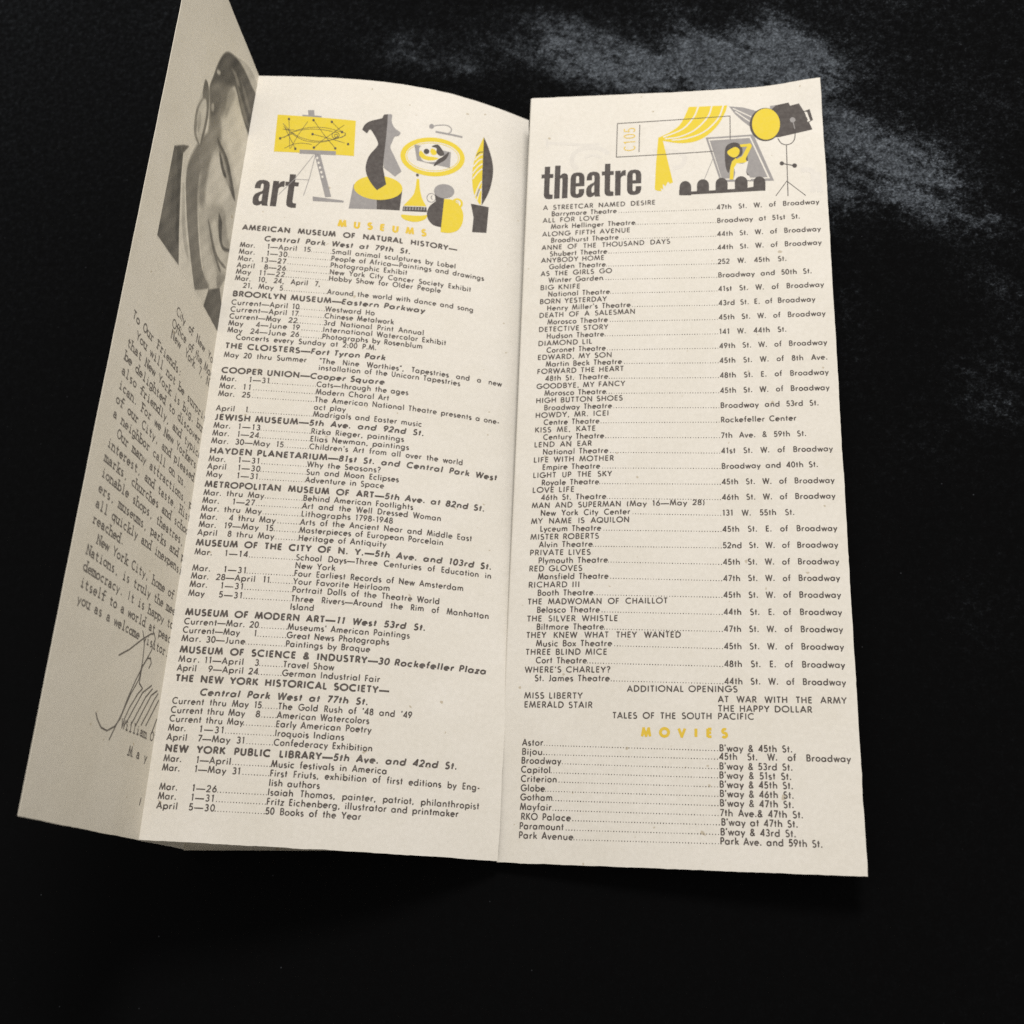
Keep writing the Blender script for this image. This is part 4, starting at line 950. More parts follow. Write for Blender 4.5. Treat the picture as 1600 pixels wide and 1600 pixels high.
  ['curtain_drawing','paper',1,'s',0.55,[[63.22,6.84],[63.07,7.48],[62.89,8.38],[62.64,9.43],[62.28,10.54],[61.77,11.6],[61.08,12.66],[60.23,13.79],[59.28,14.92],[58.28,15.97],[57.26,16.85],[56.22,17.58],[55.11,18.19],[53.97,18.7],[52.85,19.12],[51.78,19.46],[50.71,19.7],[49.59,19.82],[48.53,19.87],[47.64,19.89],[47.0,19.91]]],
  ['curtain_drawing','paper',1,'s',0.55,[[67.18,6.98],[66.95,7.77],[66.66,8.89],[66.27,10.19],[65.78,11.51],[65.16,12.72],[64.39,13.84],[63.47,14.98],[62.46,16.08],[61.39,17.08],[60.31,17.92],[59.2,18.6],[58.03,19.15],[56.83,19.58],[55.64,19.94],[54.51,20.24],[53.36,20.45],[52.16,20.56],[51.03,20.61],[50.07,20.63],[49.39,20.66]]],
  ['curtain_drawing','yellow',0,'f',0,[[44.8,19.1],[46.17,19.86],[49.72,38.18],[48.78,38.68],[48.04,37.74],[47.16,39.63],[46.29,38.6],[46.35,40.88],[45.55,40.18],[45.88,41.49],[44.54,41.24],[43.59,40.7],[43.99,30.26]]],
  ['ticket_drawing','dark',3,'s',0.26,[[30.57,12.49],[50.11,12.09],[69.33,11.76],[69.13,23.25]]],
  ['ticket_drawing','dark',3,'s',0.26,[[30.57,12.49],[30.41,26.61],[49.36,26.45],[67.92,26.26]]],
  ['ticket_drawing','dark',3,'s',0.24,[[38.37,13.44],[38.16,24.91]]],
  ['spotlight_drawing','grey',0,'f',0,[[69.15,7.58],[73.75,8.42],[78.56,10.52],[77.01,12.61],[75.81,16.78],[73.26,13.99],[70.97,11.04]]],
  ['spotlight_drawing','paper',1,'s',0.4,[[70.35,8.55],[73.69,10.84],[77.0,13.13]]],
  ['spotlight_drawing','paper',1,'s',0.4,[[71.13,10.01],[73.97,12.85],[76.4,15.13]]],
  ['spotlight_drawing','dark',1,'f',0,[[86.36,17.02],[86.23,18.22],[85.95,19.37],[85.52,20.44],[84.96,21.38],[84.28,22.17],[83.51,22.79],[82.67,23.23],[81.78,23.46],[80.87,23.48],[79.96,23.3],[79.09,22.91],[78.28,22.32],[77.55,21.56],[76.93,20.64],[76.43,19.6],[76.08,18.46],[75.88,17.25],[75.83,16.02],[75.95,14.8],[76.22,13.62],[76.65,12.54],[77.21,11.57],[77.89,10.75],[78.67,10.11],[79.53,9.67],[80.43,9.43],[81.36,9.42],[82.27,9.62],[83.15,10.03],[83.97,10.64],[84.69,11.43],[85.31,12.37],[85.79,13.44],[86.14,14.59],[86.33,15.79]]],
  ['spotlight_drawing','dark',2,'f',0,[[82.58,11.09],[84.94,8.76],[89.12,8.27],[89.59,9.61],[92.55,9.09],[94.24,12.7],[96.52,20.09],[85.36,22.22],[83.38,22.04],[80.92,16.23]]],
  ['spotlight_drawing','grey',1,'f',0,[[82.89,9.75],[82.93,8.8],[84.95,8.67],[84.84,11.5],[82.84,11.29]]],
  ['spotlight_drawing','yellow',3,'f',0,[[85.97,16.81],[85.85,17.94],[85.6,19.03],[85.22,20.03],[84.72,20.92],[84.12,21.67],[83.43,22.26],[82.69,22.67],[81.9,22.89],[81.09,22.92],[80.29,22.75],[79.51,22.38],[78.8,21.84],[78.15,21.12],[77.6,20.26],[77.17,19.28],[76.85,18.21],[76.68,17.08],[76.64,15.92],[76.75,14.77],[76.99,13.67],[77.37,12.65],[77.87,11.74],[78.48,10.97],[79.17,10.36],[79.93,9.94],[80.73,9.71],[81.55,9.7],[82.36,9.88],[83.14,10.26],[83.86,10.83],[84.5,11.57],[85.04,12.45],[85.47,13.44],[85.77,14.53],[85.94,15.66]]],
  ['spotlight_drawing','dark',1,'f',0,[[94.66,12.24],[96.0,11.8],[96.91,16.21],[95.55,16.98]]],
  ['spotlight_drawing','paper',2,'f',0,[[94.37,12.8],[95.1,12.71],[95.97,16.44],[95.1,16.84]]],
  ['spotlight_drawing','dark',2,'s',0.25,[[93.98,12.5],[96.0,11.88]]],
  ['spotlight_drawing','grey',3,'f',0,[[91.13,15.57],[91.06,15.94],[90.88,16.25],[90.63,16.47],[90.32,16.56],[90.0,16.53],[89.7,16.37],[89.47,16.1],[89.32,15.75],[89.28,15.37],[89.35,15.0],[89.53,14.69],[89.78,14.47],[90.09,14.37],[90.41,14.41],[90.71,14.57],[90.94,14.84],[91.09,15.19]]],
  ['spotlight_drawing','grey',4,'s',0.3,[[90.2,15.47],[90.37,16.62],[90.6,18.18],[90.76,19.32]]],
  ['spotlight_drawing','dark',0,'s',0.3,[[90.73,20.15],[90.73,20.57],[90.73,21.15],[90.73,21.83],[90.69,22.49],[90.6,23.06],[90.46,23.54],[90.28,23.98],[90.06,24.39],[89.81,24.74],[89.53,25.03],[89.21,25.26],[88.86,25.43],[88.48,25.55],[88.09,25.61],[87.73,25.61],[87.38,25.56],[87.02,25.44],[86.67,25.28],[86.34,25.06],[86.05,24.79],[85.78,24.42],[85.54,23.94],[85.32,23.44],[85.14,23.0],[85.01,22.69]]],
  ['spotlight_drawing','dark',0,'s',0.28,[[87.73,25.61],[87.57,35.92],[87.42,46.31]]],
  ['spotlight_drawing','dark',1,'s',0.35,[[85.92,33.1],[90.11,34.43]]],
  ['spotlight_drawing','dark',2,'f',0,[[86.64,33.16],[86.53,33.56],[86.25,33.83],[85.89,33.91],[85.54,33.77],[85.28,33.45],[85.2,33.04],[85.32,32.64],[85.59,32.36],[85.95,32.28],[86.31,32.42],[86.56,32.75]]],
  ['spotlight_drawing','dark',2,'f',0,[[90.83,34.41],[90.7,34.85],[90.41,35.15],[90.01,35.24],[89.63,35.08],[89.36,34.73],[89.27,34.28],[89.39,33.84],[89.69,33.54],[90.09,33.46],[90.47,33.61],[90.74,33.96]]],
  ['spotlight_drawing','dark',1,'s',0.22,[[87.33,40.25],[83.48,46.02]]],
  ['spotlight_drawing','dark',1,'s',0.22,[[87.45,40.58],[93.13,46.58]]],
  ['poster_drawing','grey',0,'s',0.2,[[63.17,29.49],[59.89,38.54]]],
  ['poster_drawing','grey',1,'f',0,[[60.89,20.35],[76.98,20.28],[83.12,39.84],[65.52,39.1]]],
  ['poster_drawing','paper',2,'f',0,[[61.69,21.08],[75.95,21.03],[81.85,38.86],[66.0,38.32]]],
  ['poster_drawing','grey',3,'f',0,[[62.22,21.71],[75.66,21.68],[81.08,38.31],[66.01,37.83]]],
  ['poster_drawing','dark',4,'f',0,[[67.4,25.63],[67.6,25.01],[67.85,24.52],[68.16,24.12],[68.51,23.79],[68.92,23.52],[69.38,23.32],[69.87,23.21],[70.34,23.18],[70.8,23.23],[71.28,23.37],[71.73,23.6],[72.13,23.91],[72.46,24.35],[72.76,24.89],[72.99,25.49],[73.14,26.09],[73.19,26.72],[73.17,27.39],[73.07,28.04],[72.87,28.56],[72.54,28.93],[72.09,29.18],[71.61,29.4],[71.18,29.68],[70.8,30.01],[70.44,30.37],[70.11,30.77],[69.81,31.23],[69.56,31.78],[69.34,32.4],[69.15,33.04],[68.96,33.63],[68.77,34.26],[68.59,34.91],[68.42,35.43],[68.25,35.63],[68.05,35.44],[67.85,34.96],[67.65,34.29],[67.5,33.52],[67.37,32.62],[67.28,31.55],[67.21,30.43],[67.18,29.37],[67.18,28.36],[67.2,27.36],[67.27,26.43]]],
  ['poster_drawing','dark',4,'f',0,[[73.68,30.53],[74.67,28.46],[74.85,31.45]]],
  ['poster_drawing','yellow',5,'f',0,[[68.04,26.94],[68.2,26.61],[68.51,26.3],[68.89,26.02],[69.27,25.78],[69.67,25.54],[70.11,25.31],[70.56,25.16],[70.96,25.16],[71.34,25.36],[71.72,25.71],[72.02,26.14],[72.19,26.6],[72.19,27.11],[72.06,27.7],[71.85,28.27],[71.6,28.71],[71.31,29.03],[70.95,29.26],[70.57,29.4],[70.19,29.43],[69.79,29.33],[69.38,29.1],[68.99,28.8],[68.67,28.49],[68.41,28.13],[68.18,27.73],[68.05,27.31]]],
  ['poster_drawing','yellow',5,'f',0,[[72.25,24.26],[75.86,24.05],[76.36,25.1],[74.08,30.4],[74.58,31.76],[71.25,32.0],[70.83,30.48],[72.92,29.15],[74.76,25.3],[72.62,25.29]]],
  ['poster_drawing','yellow',5,'f',0,[[70.85,29.65],[71.53,31.52],[70.15,33.72],[69.77,38.43],[68.58,38.34],[68.96,33.22],[69.55,31.04]]],
  ['poster_drawing','paper',6,'f',0,[[71.12,31.9],[73.1,32.3],[74.99,31.13],[74.38,34.04],[74.07,35.66],[75.08,37.36],[75.68,39.19],[69.9,38.6],[70.5,35.8],[70.15,33.72]]],
  ['poster_drawing','dark',6,'f',0,[[74.07,35.66],[74.45,36.09],[75.21,37.37],[74.43,36.99]]],
  ['poster_drawing','paper',6,'f',0,[[68.01,40.25],[70.39,40.1],[70.34,42.35],[67.84,42.34]]],
  ['poster_drawing','paper',6,'f',0,[[74.21,40.21],[76.7,40.08],[76.51,42.16],[74.28,42.15]]],
  ['audience_drawing','dark',7,'f',0,[[51.78,41.4],[55.98,42.32],[61.62,42.39],[67.57,42.32],[73.49,42.26],[80.26,41.31],[80.06,43.54],[66.23,43.51],[51.77,43.41]]],
  ['audience_drawing','dark',8,'f',0,[[55.76,43.76],[55.79,40.53],[55.74,39.9],[55.55,39.3],[55.25,38.77],[54.85,38.36],[54.38,38.08],[53.88,37.97],[53.38,38.02],[52.91,38.23],[52.5,38.59],[52.19,39.07],[51.99,39.65],[51.92,40.27],[51.9,43.5]]],
  ['audience_drawing','dark',8,'f',0,[[61.67,43.44],[61.72,40.21],[61.66,39.58],[61.47,38.98],[61.17,38.45],[60.76,38.03],[60.28,37.76],[59.76,37.64],[59.25,37.68],[58.76,37.89],[58.34,38.25],[58.02,38.74],[57.81,39.31],[57.73,39.94],[57.7,43.16]]],
  ['audience_drawing','dark',8,'f',0,[[67.81,43.3],[67.88,40.08],[67.83,39.45],[67.65,38.85],[67.34,38.32],[66.94,37.9],[66.46,37.62],[65.95,37.5],[65.44,37.55],[64.95,37.76],[64.53,38.12],[64.21,38.6],[64.0,39.17],[63.92,39.8],[63.86,43.02]]],
  ['audience_drawing','dark',8,'f',0,[[74.39,43.12],[74.48,39.91],[74.42,39.28],[74.23,38.68],[73.91,38.15],[73.48,37.73],[72.98,37.45],[72.44,37.33],[71.89,37.37],[71.38,37.57],[70.93,37.93],[70.58,38.41],[70.36,38.98],[70.27,39.6],[70.2,42.82]]],
  ['audience_drawing','dark',8,'f',0,[[80.19,43.63],[80.29,40.43],[80.25,39.8],[80.07,39.2],[79.78,38.68],[79.38,38.26],[78.92,37.98],[78.41,37.86],[77.9,37.9],[77.42,38.11],[77.0,38.46],[76.67,38.94],[76.46,39.51],[76.38,40.13],[76.28,43.34]]],
  ['show_through','ghost',0,'f',0,[[5.56,17.59],[6.48,17.64],[6.51,18.74],[21.43,20.59],[24.35,20.08],[24.37,21.09],[21.45,21.59],[6.56,20.08],[6.6,21.41],[5.68,21.36]]],
  ['show_through','ghost',0,'s',1.6,[[16.8,31.08],[16.57,30.72],[16.23,30.22],[15.83,29.62],[15.45,28.97],[15.15,28.31],[14.98,27.69],[14.94,27.07],[14.97,26.42],[15.08,25.76],[15.27,25.12],[15.56,24.53],[15.93,24.02],[16.43,23.58],[17.05,23.18],[17.76,22.83],[18.52,22.54],[19.3,22.32],[20.07,22.18],[20.87,22.13],[21.72,22.17],[22.6,22.27],[23.46,22.43],[24.25,22.64],[24.96,22.88],[25.58,23.19],[26.15,23.59],[26.67,24.04],[27.11,24.48],[27.48,24.86],[27.76,25.12]]],
  ['show_through','ghost',0,'s',1.2,[[19.47,26.3],[19.76,26.15],[20.17,25.92],[20.65,25.67],[21.17,25.43],[21.71,25.26],[22.22,25.21],[22.76,25.32],[23.36,25.56],[23.97,25.86],[24.54,26.18],[25.02,26.46],[25.37,26.64]]],
  ['show_through','ghost',0,'s',1.6,[[42.89,24.37],[43.85,24.5],[45.22,24.67],[46.82,24.88],[48.45,25.12],[49.93,25.41],[51.07,25.73],[51.88,26.09],[52.52,26.51],[53.01,26.95],[53.36,27.43],[53.61,27.92],[53.76,28.41],[53.78,28.95],[53.65,29.54],[53.41,30.15],[53.09,30.73],[52.74,31.24],[52.38,31.63],[51.98,31.9],[51.48,32.06],[50.95,32.16],[50.43,32.21],[49.99,32.24],[49.68,32.28]]],
  ['show_through','ghost',0,'s',1.8,[[91.98,36.29],[92.45,36.34],[93.13,36.33],[93.92,36.36],[94.71,36.5],[95.37,36.83],[95.81,37.43],[95.99,38.45],[95.98,39.87],[95.86,41.47],[95.69,43.05],[95.52,44.41],[95.44,45.34]]],
  ['show_through','ghost',0,'s',1.8,[[97.74,37.59],[97.73,38.56],[97.72,39.96],[97.7,41.57],[97.69,43.19],[97.68,44.57],[97.67,45.52]]],
 ],
 'ticket': [
  [32.93,24.6],
  [32.82,14.32],
  [36.92,24.5],
 ],
 'portrait': [
  [0.76,0.3,[[27.56,37.02],[28.44,40.68],[29.91,44.8],[31.1,48.45],[31.71,50.98],[32.05,53.02],[32.19,55.48],[32.03,58.86],[31.67,62.62],[31.49,66.13],[31.46,69.05],[31.6,71.73],[32.35,74.64],[34.04,78.14],[36.34,81.89],[38.63,85.27],[40.61,88.1],[42.58,90.55],[44.76,92.45],[47.36,93.84],[50.2,94.68],[52.89,94.71],[55.36,93.6],[57.68,91.65],[59.64,89.54],[60.94,87.48],[61.85,85.27],[63.13,83.05],[65.35,82.37],[67.97,81.69],[69.99,76.27],[71.05,61.42],[71.52,41.06],[71.58,24.03],[71.48,14.72],[70.9,9.56],[69.07,6.16],[65.39,3.99],[60.57,3.62],[55.73,4.25],[51.06,5.97],[46.41,8.6],[42.37,11.11],[39.13,12.88],[36.41,14.57],[34.09,17.04],[32.13,21.0],[30.56,25.69],[29.33,29.74],[28.33,32.39],[27.65,34.48]]],
  [0.52,1.6,[[31.09,45.26],[32.77,42.72],[35.34,40.68],[37.66,39.77],[39.45,40.52],[40.95,42.44],[41.75,44.58],[41.46,46.66],[40.47,48.93],[39.52,51.23],[38.76,53.52],[38.05,55.86],[37.61,58.31],[37.68,60.94],[38.03,63.69],[38.18,66.5],[38.05,69.67],[37.73,72.87],[37.08,75.01],[35.85,75.67],[34.3,75.29],[33.04,74.13],[32.26,72.09],[31.75,69.25],[31.49,66.13],[31.62,62.78],[32.0,59.11],[32.19,55.48],[31.68,51.85],[30.97,48.29]]],
  [0.42,1.0,[[26.01,59.64],[28.04,56.12],[30.35,52.68],[32.11,50.8],[32.86,51.57],[33.01,53.97],[32.97,56.43],[32.83,58.45],[32.51,60.53],[32.17,62.52],[31.81,64.29],[31.44,65.97],[31.29,67.82],[31.37,69.88],[31.66,72.11],[32.35,74.64],[33.53,77.67],[35.1,81.01],[36.91,84.2],[38.94,87.23],[41.23,90.12],[43.64,92.42],[46.87,93.65],[50.28,94.28],[51.62,95.34],[49.25,97.8],[44.88,100.59],[41.08,101.85],[38.67,100.61],[36.69,97.94],[34.79,95.21],[32.9,92.98],[31.07,90.68],[29.2,88.03],[27.02,84.73],[24.79,81.08],[23.14,77.69],[22.29,74.85],[22.0,72.24],[22.23,69.46],[23.05,66.29],[24.4,62.91]]],
  [0.5,1.2,[[27.61,59.14],[28.75,56.21],[30.66,52.8],[32.39,50.57],[33.69,50.31],[34.78,51.29],[35.34,52.96],[35.09,55.48],[34.32,58.65],[33.58,61.43],[33.08,63.66],[32.59,65.52],[32.01,66.5],[31.24,66.23],[30.38,65.1],[29.57,63.76],[28.63,62.5],[27.75,61.02]]],
  [0.9,2.0,[[45.35,25.71],[48.17,24.74],[51.85,24.79],[55.2,25.08],[57.84,25.13],[60.1,25.43],[61.72,26.67],[62.46,29.24],[62.54,32.72],[62.39,36.55],[62.31,41.25],[62.01,46.26],[61.0,49.51],[58.85,49.81],[56.02,48.42],[53.32,46.98],[50.97,45.88],[48.74,44.72],[46.67,43.92],[44.58,44.03],[42.66,44.48],[41.49,43.97],[41.47,41.78],[42.19,38.59],[43.0,35.3],[43.45,31.85],[44.0,28.29]]],
  [0.86,1.6,[[37.33,55.36],[38.38,53.2],[39.88,52.2],[41.79,51.86],[44.37,52.27],[47.38,53.37],[50.06,54.41],[52.39,54.86],[54.37,55.24],[55.11,56.35],[54.04,58.76],[51.76,61.84],[49.23,64.69],[46.5,67.26],[43.53,69.61],[41.04,71.0],[39.17,71.38],[37.73,70.86],[36.81,69.06],[36.49,65.03],[36.69,59.65]]],
  [0.66,1.6,[[42.15,71.37],[43.16,69.87],[44.53,68.51],[46.28,67.22],[48.87,65.7],[51.89,64.24],[53.97,63.69],[54.26,64.47],[53.55,66.17],[52.87,68.47],[52.37,71.7],[51.9,75.5],[52.02,78.52],[53.01,80.28],[54.6,81.31],[56.43,81.85],[58.8,81.45],[61.46,80.54],[63.17,80.64],[63.38,82.9],[62.61,86.16],[61.27,88.53],[59.35,89.37],[56.89,89.37],[54.27,88.66],[51.45,87.09],[48.47,84.84],[45.92,82.62],[43.85,80.62],[42.18,78.62],[41.15,76.7],[40.95,74.84],[41.38,73.04]]],
  [0.8,0.9,[[45.2,75.41],[45.43,73.84],[46.82,72.66],[48.44,72.37],[50.08,73.67],[51.93,75.89],[53.58,77.47],[54.76,77.52],[55.74,76.92],[56.97,76.78],[59.03,77.61],[61.36,78.9],[62.58,80.23],[61.92,81.62],[60.17,83.01],[58.26,83.79],[56.51,83.79],[54.6,83.22],[52.51,82.08],[49.79,80.07],[46.9,77.53]]],
  [0.82,1.0,[[41.51,85.58],[42.28,84.53],[44.17,83.9],[46.42,83.81],[49.02,84.5],[51.99,85.74],[54.55,86.95],[56.59,87.86],[58.18,88.72],[58.71,89.73],[57.69,91.2],[55.63,92.77],[53.41,93.63],[51.21,93.41],[48.85,92.5],[46.67,91.22],[44.47,89.43],[42.43,87.28]]],
  [0.56,0.8,[[55.06,88.16],[55.84,87.04],[57.31,85.92],[58.78,85.03],[60.21,84.26],[61.63,83.72],[62.43,83.88],[62.23,85.24],[61.4,87.3],[60.45,89.04],[59.49,90.26],[58.42,91.17],[57.43,91.45],[56.36,90.77],[55.37,89.45]]],
  [0.26,0.6,[[34.09,17.04],[36.28,15.06],[38.91,13.38],[41.63,11.97],[44.34,10.83],[47.16,9.97],[50.08,9.36],[53.1,9.07],[56.23,9.04],[59.49,9.02],[63.42,8.27],[67.53,7.52],[70.22,8.85],[70.56,14.31],[69.43,21.72],[67.88,26.98],[66.18,28.27],[64.05,27.57],[61.72,26.67],[59.2,26.13],[56.48,25.4],[53.81,24.52],[51.08,23.25],[48.4,21.85],[46.23,21.08],[44.94,21.29],[44.15,22.11],[43.22,23.29],[41.96,24.77],[40.58,26.59],[39.08,28.61],[37.4,30.93],[35.61,33.43],[33.86,35.62],[32.09,37.48],[30.35,39.04],[28.96,39.84],[28.03,39.62],[27.42,38.67],[27.14,37.39],[27.27,35.85],[27.74,33.97],[28.29,31.9],[28.8,29.68],[29.4,27.28],[30.21,24.8],[31.23,22.17],[32.46,19.45]]],
  [0.44,1.4,[[27.7,36.9],[28.93,34.78],[31.02,32.44],[33.53,30.13],[36.85,27.4],[40.67,24.66],[43.35,23.6],[44.0,25.44],[43.41,29.0],[42.41,32.44],[41.2,35.2],[39.61,37.84],[37.91,40.37],[36.09,43.22],[34.17,45.94],[32.53,47.27],[31.29,46.35],[30.29,44.07],[29.44,41.85],[28.49,40.22],[27.68,38.65]]],
  [0.34,1.4,[[28.24,37.24],[28.94,35.73],[30.47,34.65],[32.1,33.86],[33.83,33.12],[35.65,32.66],[36.83,33.06],[36.98,34.83],[36.47,37.43],[35.66,39.81],[34.55,42.04],[33.16,44.04],[31.81,44.67],[30.33,42.94],[28.87,39.86]]],
  [0.42,0.7,[[44.14,17.76],[48.05,19.05],[55.81,21.08],[62.13,23.7],[59.05,25.37],[52.92,23.53],[47.67,20.26]]],
  [0.4,0.6,[[49.71,14.97],[54.47,15.2],[62.1,17.97],[59.84,19.43],[53.48,17.82]]],
  [0.48,0.45,[[40.82,17.72],[44.53,16.1],[49.7,17.61],[47.45,18.71],[43.2,18.16]]],
  [0.6,1.2,[[40.57,28.15],[41.46,26.06],[42.92,24.31],[44.28,23.22],[45.45,22.93],[46.5,23.32],[46.96,24.32],[46.45,26.15],[45.35,28.57],[44.29,30.85],[43.44,33.22],[42.62,35.46],[41.91,36.21],[41.21,34.39],[40.61,31.1]]],
  [0.66,0.4,[[30.48,41.12],[30.81,40.46],[31.41,39.8],[31.96,39.53],[32.43,39.93],[32.84,40.71],[32.97,41.43],[32.6,42.03],[31.96,42.57],[31.38,42.77],[30.95,42.44],[30.58,41.77]]],
  [0.74,0.5,[[30.39,27.55],[31.11,26.99],[32.13,26.42],[32.84,26.17],[33.0,26.49],[32.84,27.14],[32.49,27.73],[31.89,28.22],[31.11,28.65],[30.54,28.82],[30.26,28.58],[30.18,28.07]]],
  [0.82,0.25,[[23.45,37.67],[24.23,37.16],[25.24,37.2],[26.3,38.12],[27.53,40.21],[28.79,43.2],[29.54,46.57],[29.54,50.67],[29.05,55.11],[28.17,58.3],[26.73,59.46],[24.93,59.42],[23.41,59.04],[22.4,58.67],[21.67,57.95],[21.16,56.66],[20.87,54.51],[20.81,51.77],[20.96,49.09],[21.44,46.62],[22.13,44.2],[22.72,42.07],[22.96,40.22],[23.09,38.68]]],
  [0.4,0.35,[[23.18,37.91],[24.02,37.11],[25.31,37.02],[26.58,37.88],[27.85,39.93],[29.09,42.93],[29.82,46.33],[29.69,50.5],[29.07,55.0],[28.49,58.2],[28.09,59.56],[27.74,59.68],[27.55,58.56],[27.71,55.59],[28.05,51.35],[28.14,47.74],[27.78,45.41],[27.15,43.76],[26.42,42.83],[25.5,43.17],[24.48,44.22],[23.71,44.38],[23.23,42.58],[22.98,39.89]]],
  [0.52,0.3,[[23.43,44.61],[23.99,43.95],[24.42,43.94],[24.5,44.49],[23.97,45.73],[23.11,47.52],[22.52,49.33],[22.47,51.3],[22.69,53.31],[22.89,54.46],[23.0,53.85],[23.1,52.39],[23.23,51.85],[23.3,53.3],[23.41,55.66],[23.85,57.54],[25.02,58.31],[26.53,58.61],[27.48,58.85],[27.44,59.2],[26.82,59.49],[26.01,59.64],[24.98,59.69],[23.77,59.6],[22.76,59.19],[22.1,58.34],[21.63,57.16],[21.31,55.77],[21.08,54.16],[21.0,52.33],[21.19,50.46],[21.8,48.34],[22.68,46.17]]],
  [0.66,0.5,[[23.27,50.25],[23.66,49.56],[24.22,49.2],[24.75,49.4],[25.2,50.47],[25.61,52.1],[25.8,53.61],[25.67,54.93],[25.33,56.11],[24.92,56.66],[24.42,56.24],[23.85,55.19],[23.43,54.01],[23.22,52.74],[23.16,51.33]]],
  [0.28,0.6,[[38.73,47.03],[39.55,46.85],[41.06,46.92],[42.78,47.02],[44.63,46.97],[46.69,46.95],[48.71,47.25],[50.61,48.02],[52.46,49.12],[54.31,50.37],[56.44,51.89],[58.58,53.57],[59.93,54.88],[60.13,55.61],[59.54,55.95],[58.42,55.99],[56.64,55.73],[54.35,55.19],[52.18,54.44],[50.41,53.39],[48.74,52.13],[46.97,51.06],[44.87,50.38],[42.67,49.88],[40.91,49.32],[39.68,48.51],[38.86,47.64]]],
  [0.6,1.3,[[40.79,49.02],[41.85,48.62],[43.96,48.75],[46.2,49.22],[48.43,50.12],[50.78,51.36],[52.62,52.47],[53.76,53.29],[54.36,53.96],[54.32,54.48],[53.47,54.84],[51.98,55.05],[50.32,55.02],[48.51,54.81],[46.54,54.37],[44.75,53.59],[42.97,52.12],[41.36,50.3]]],
  [0.26,0.3,[[41.98,49.93],[42.67,49.91],[44.01,50.37],[45.5,50.99],[47.25,51.74],[49.14,52.64],[50.27,53.43],[50.13,54.06],[49.21,54.56],[48.12,54.74],[46.94,54.51],[45.59,53.96],[44.39,53.22],[43.27,52.09],[42.3,50.77]]],
  [0.62,0.4,[[44.26,49.52],[45.23,49.62],[46.93,50.12],[48.49,50.7],[49.7,51.32],[50.77,52.02],[51.39,52.58],[51.45,52.95],[51.08,53.17],[50.38,53.18],[49.24,52.94],[47.78,52.49],[46.51,51.91],[45.4,51.06],[44.47,50.09]]],
  [0.6,0.9,[[49.22,67.08],[50.07,65.88],[51.74,64.98],[53.42,64.88],[54.83,66.11],[56.23,68.16],[57.64,69.95],[59.46,71.03],[61.3,71.84],[61.95,72.65],[60.53,73.75],[57.95,74.83],[55.71,75.25],[54.37,74.67],[53.32,73.45],[52.32,72.03],[51.0,70.4],[49.71,68.59]]],
  [0.27,0.4,[[48.99,68.44],[49.81,68.09],[51.35,68.56],[52.65,69.42],[53.26,70.77],[53.63,72.52],[54.14,73.94],[54.87,74.87],[55.75,75.48],[56.9,75.64],[58.67,74.98],[60.73,73.85],[62.17,73.15],[62.64,73.29],[62.47,73.86],[61.7,74.59],[60.1,75.6],[57.94,76.74],[55.95,77.3],[54.36,77.0],[52.93,76.14],[51.67,74.84],[50.43,72.72],[49.36,70.17]]],
  [0.36,0.4,[[41.93,75.39],[42.63,75.58],[44.06,76.38],[45.66,77.42],[47.25,78.7],[49.02,80.22],[50.92,81.59],[53.28,82.66],[55.81,83.58],[57.46,84.31],[57.76,84.88],[57.16,85.25],[56.02,85.23],[54.26,84.69],[51.97,83.77],[49.82,82.7],[47.95,81.5],[46.2,80.14],[44.71,78.84],[43.37,77.45],[42.29,76.12]]],
  [0.38,0.35,[[47.42,79.3],[48.47,79.75],[50.77,80.82],[53.29,81.57],[56.08,81.46],[59.11,81.0],[61.13,80.77],[61.52,81.05],[60.84,81.56],[59.57,82.01],[57.62,82.43],[55.1,82.79],[52.76,82.69],[50.46,81.64],[48.31,80.16]]],
  [0.9,0.2,[[18.48,68.66],[22.01,64.05],[21.18,71.03],[23.27,77.59],[28.46,87.08],[34.55,94.64],[41.12,101.97],[27.9,101.7],[24.0,91.62],[20.12,78.48]]],
  [0.72,0.5,[[21.48,78.93],[21.45,77.64],[21.91,77.22],[22.76,77.98],[24.06,80.5],[25.75,84.22],[27.54,87.72],[29.72,90.8],[32.02,93.68],[33.2,95.53],[32.48,95.92],[30.66,95.27],[28.85,94.07],[27.35,92.39],[25.85,90.16],[24.49,87.68],[23.23,84.65],[22.12,81.36]]],
  [0.86,0.2,[[40.79,102.03],[50.81,95.24],[49.2,102.2]]],
  [0.3,0.2,[[50.61,95.67],[59.62,89.48],[66.73,94.18],[62.62,103.87],[48.95,102.49]]],
  [0.8,0.2,[[58.84,90.04],[63.13,83.05],[73.2,83.95],[62.65,94.28]]],
  [0.29,0.22,[[7.68,73.81],[12.58,71.13],[17.65,66.71],[21.14,64.45],[18.09,69.34],[19.41,76.81],[24.0,91.62],[27.88,101.65],[7.4,102.15],[7.1,86.83]]],
  [0.22,0.8,[[13.89,71.55],[14.38,69.94],[15.69,69.23],[16.97,69.86],[17.83,72.27],[18.65,76.03],[19.71,80.25],[21.43,85.36],[23.37,90.94],[24.53,94.84],[24.38,96.21],[23.46,95.88],[22.32,94.21],[21.11,90.73],[19.67,85.88],[18.21,81.36],[16.51,77.55],[14.79,74.1]]],
  [0.36,1.2,[[8.03,81.9],[8.54,79.61],[9.47,77.69],[10.62,77.04],[12.08,78.28],[13.74,80.81],[15.03,83.73],[15.83,87.02],[16.26,90.66],[16.06,93.62],[14.88,95.77],[13.1,97.24],[11.58,97.46],[10.61,95.87],[9.86,93.05],[9.24,90.13],[8.61,87.33],[8.11,84.43]]],
 ],
}

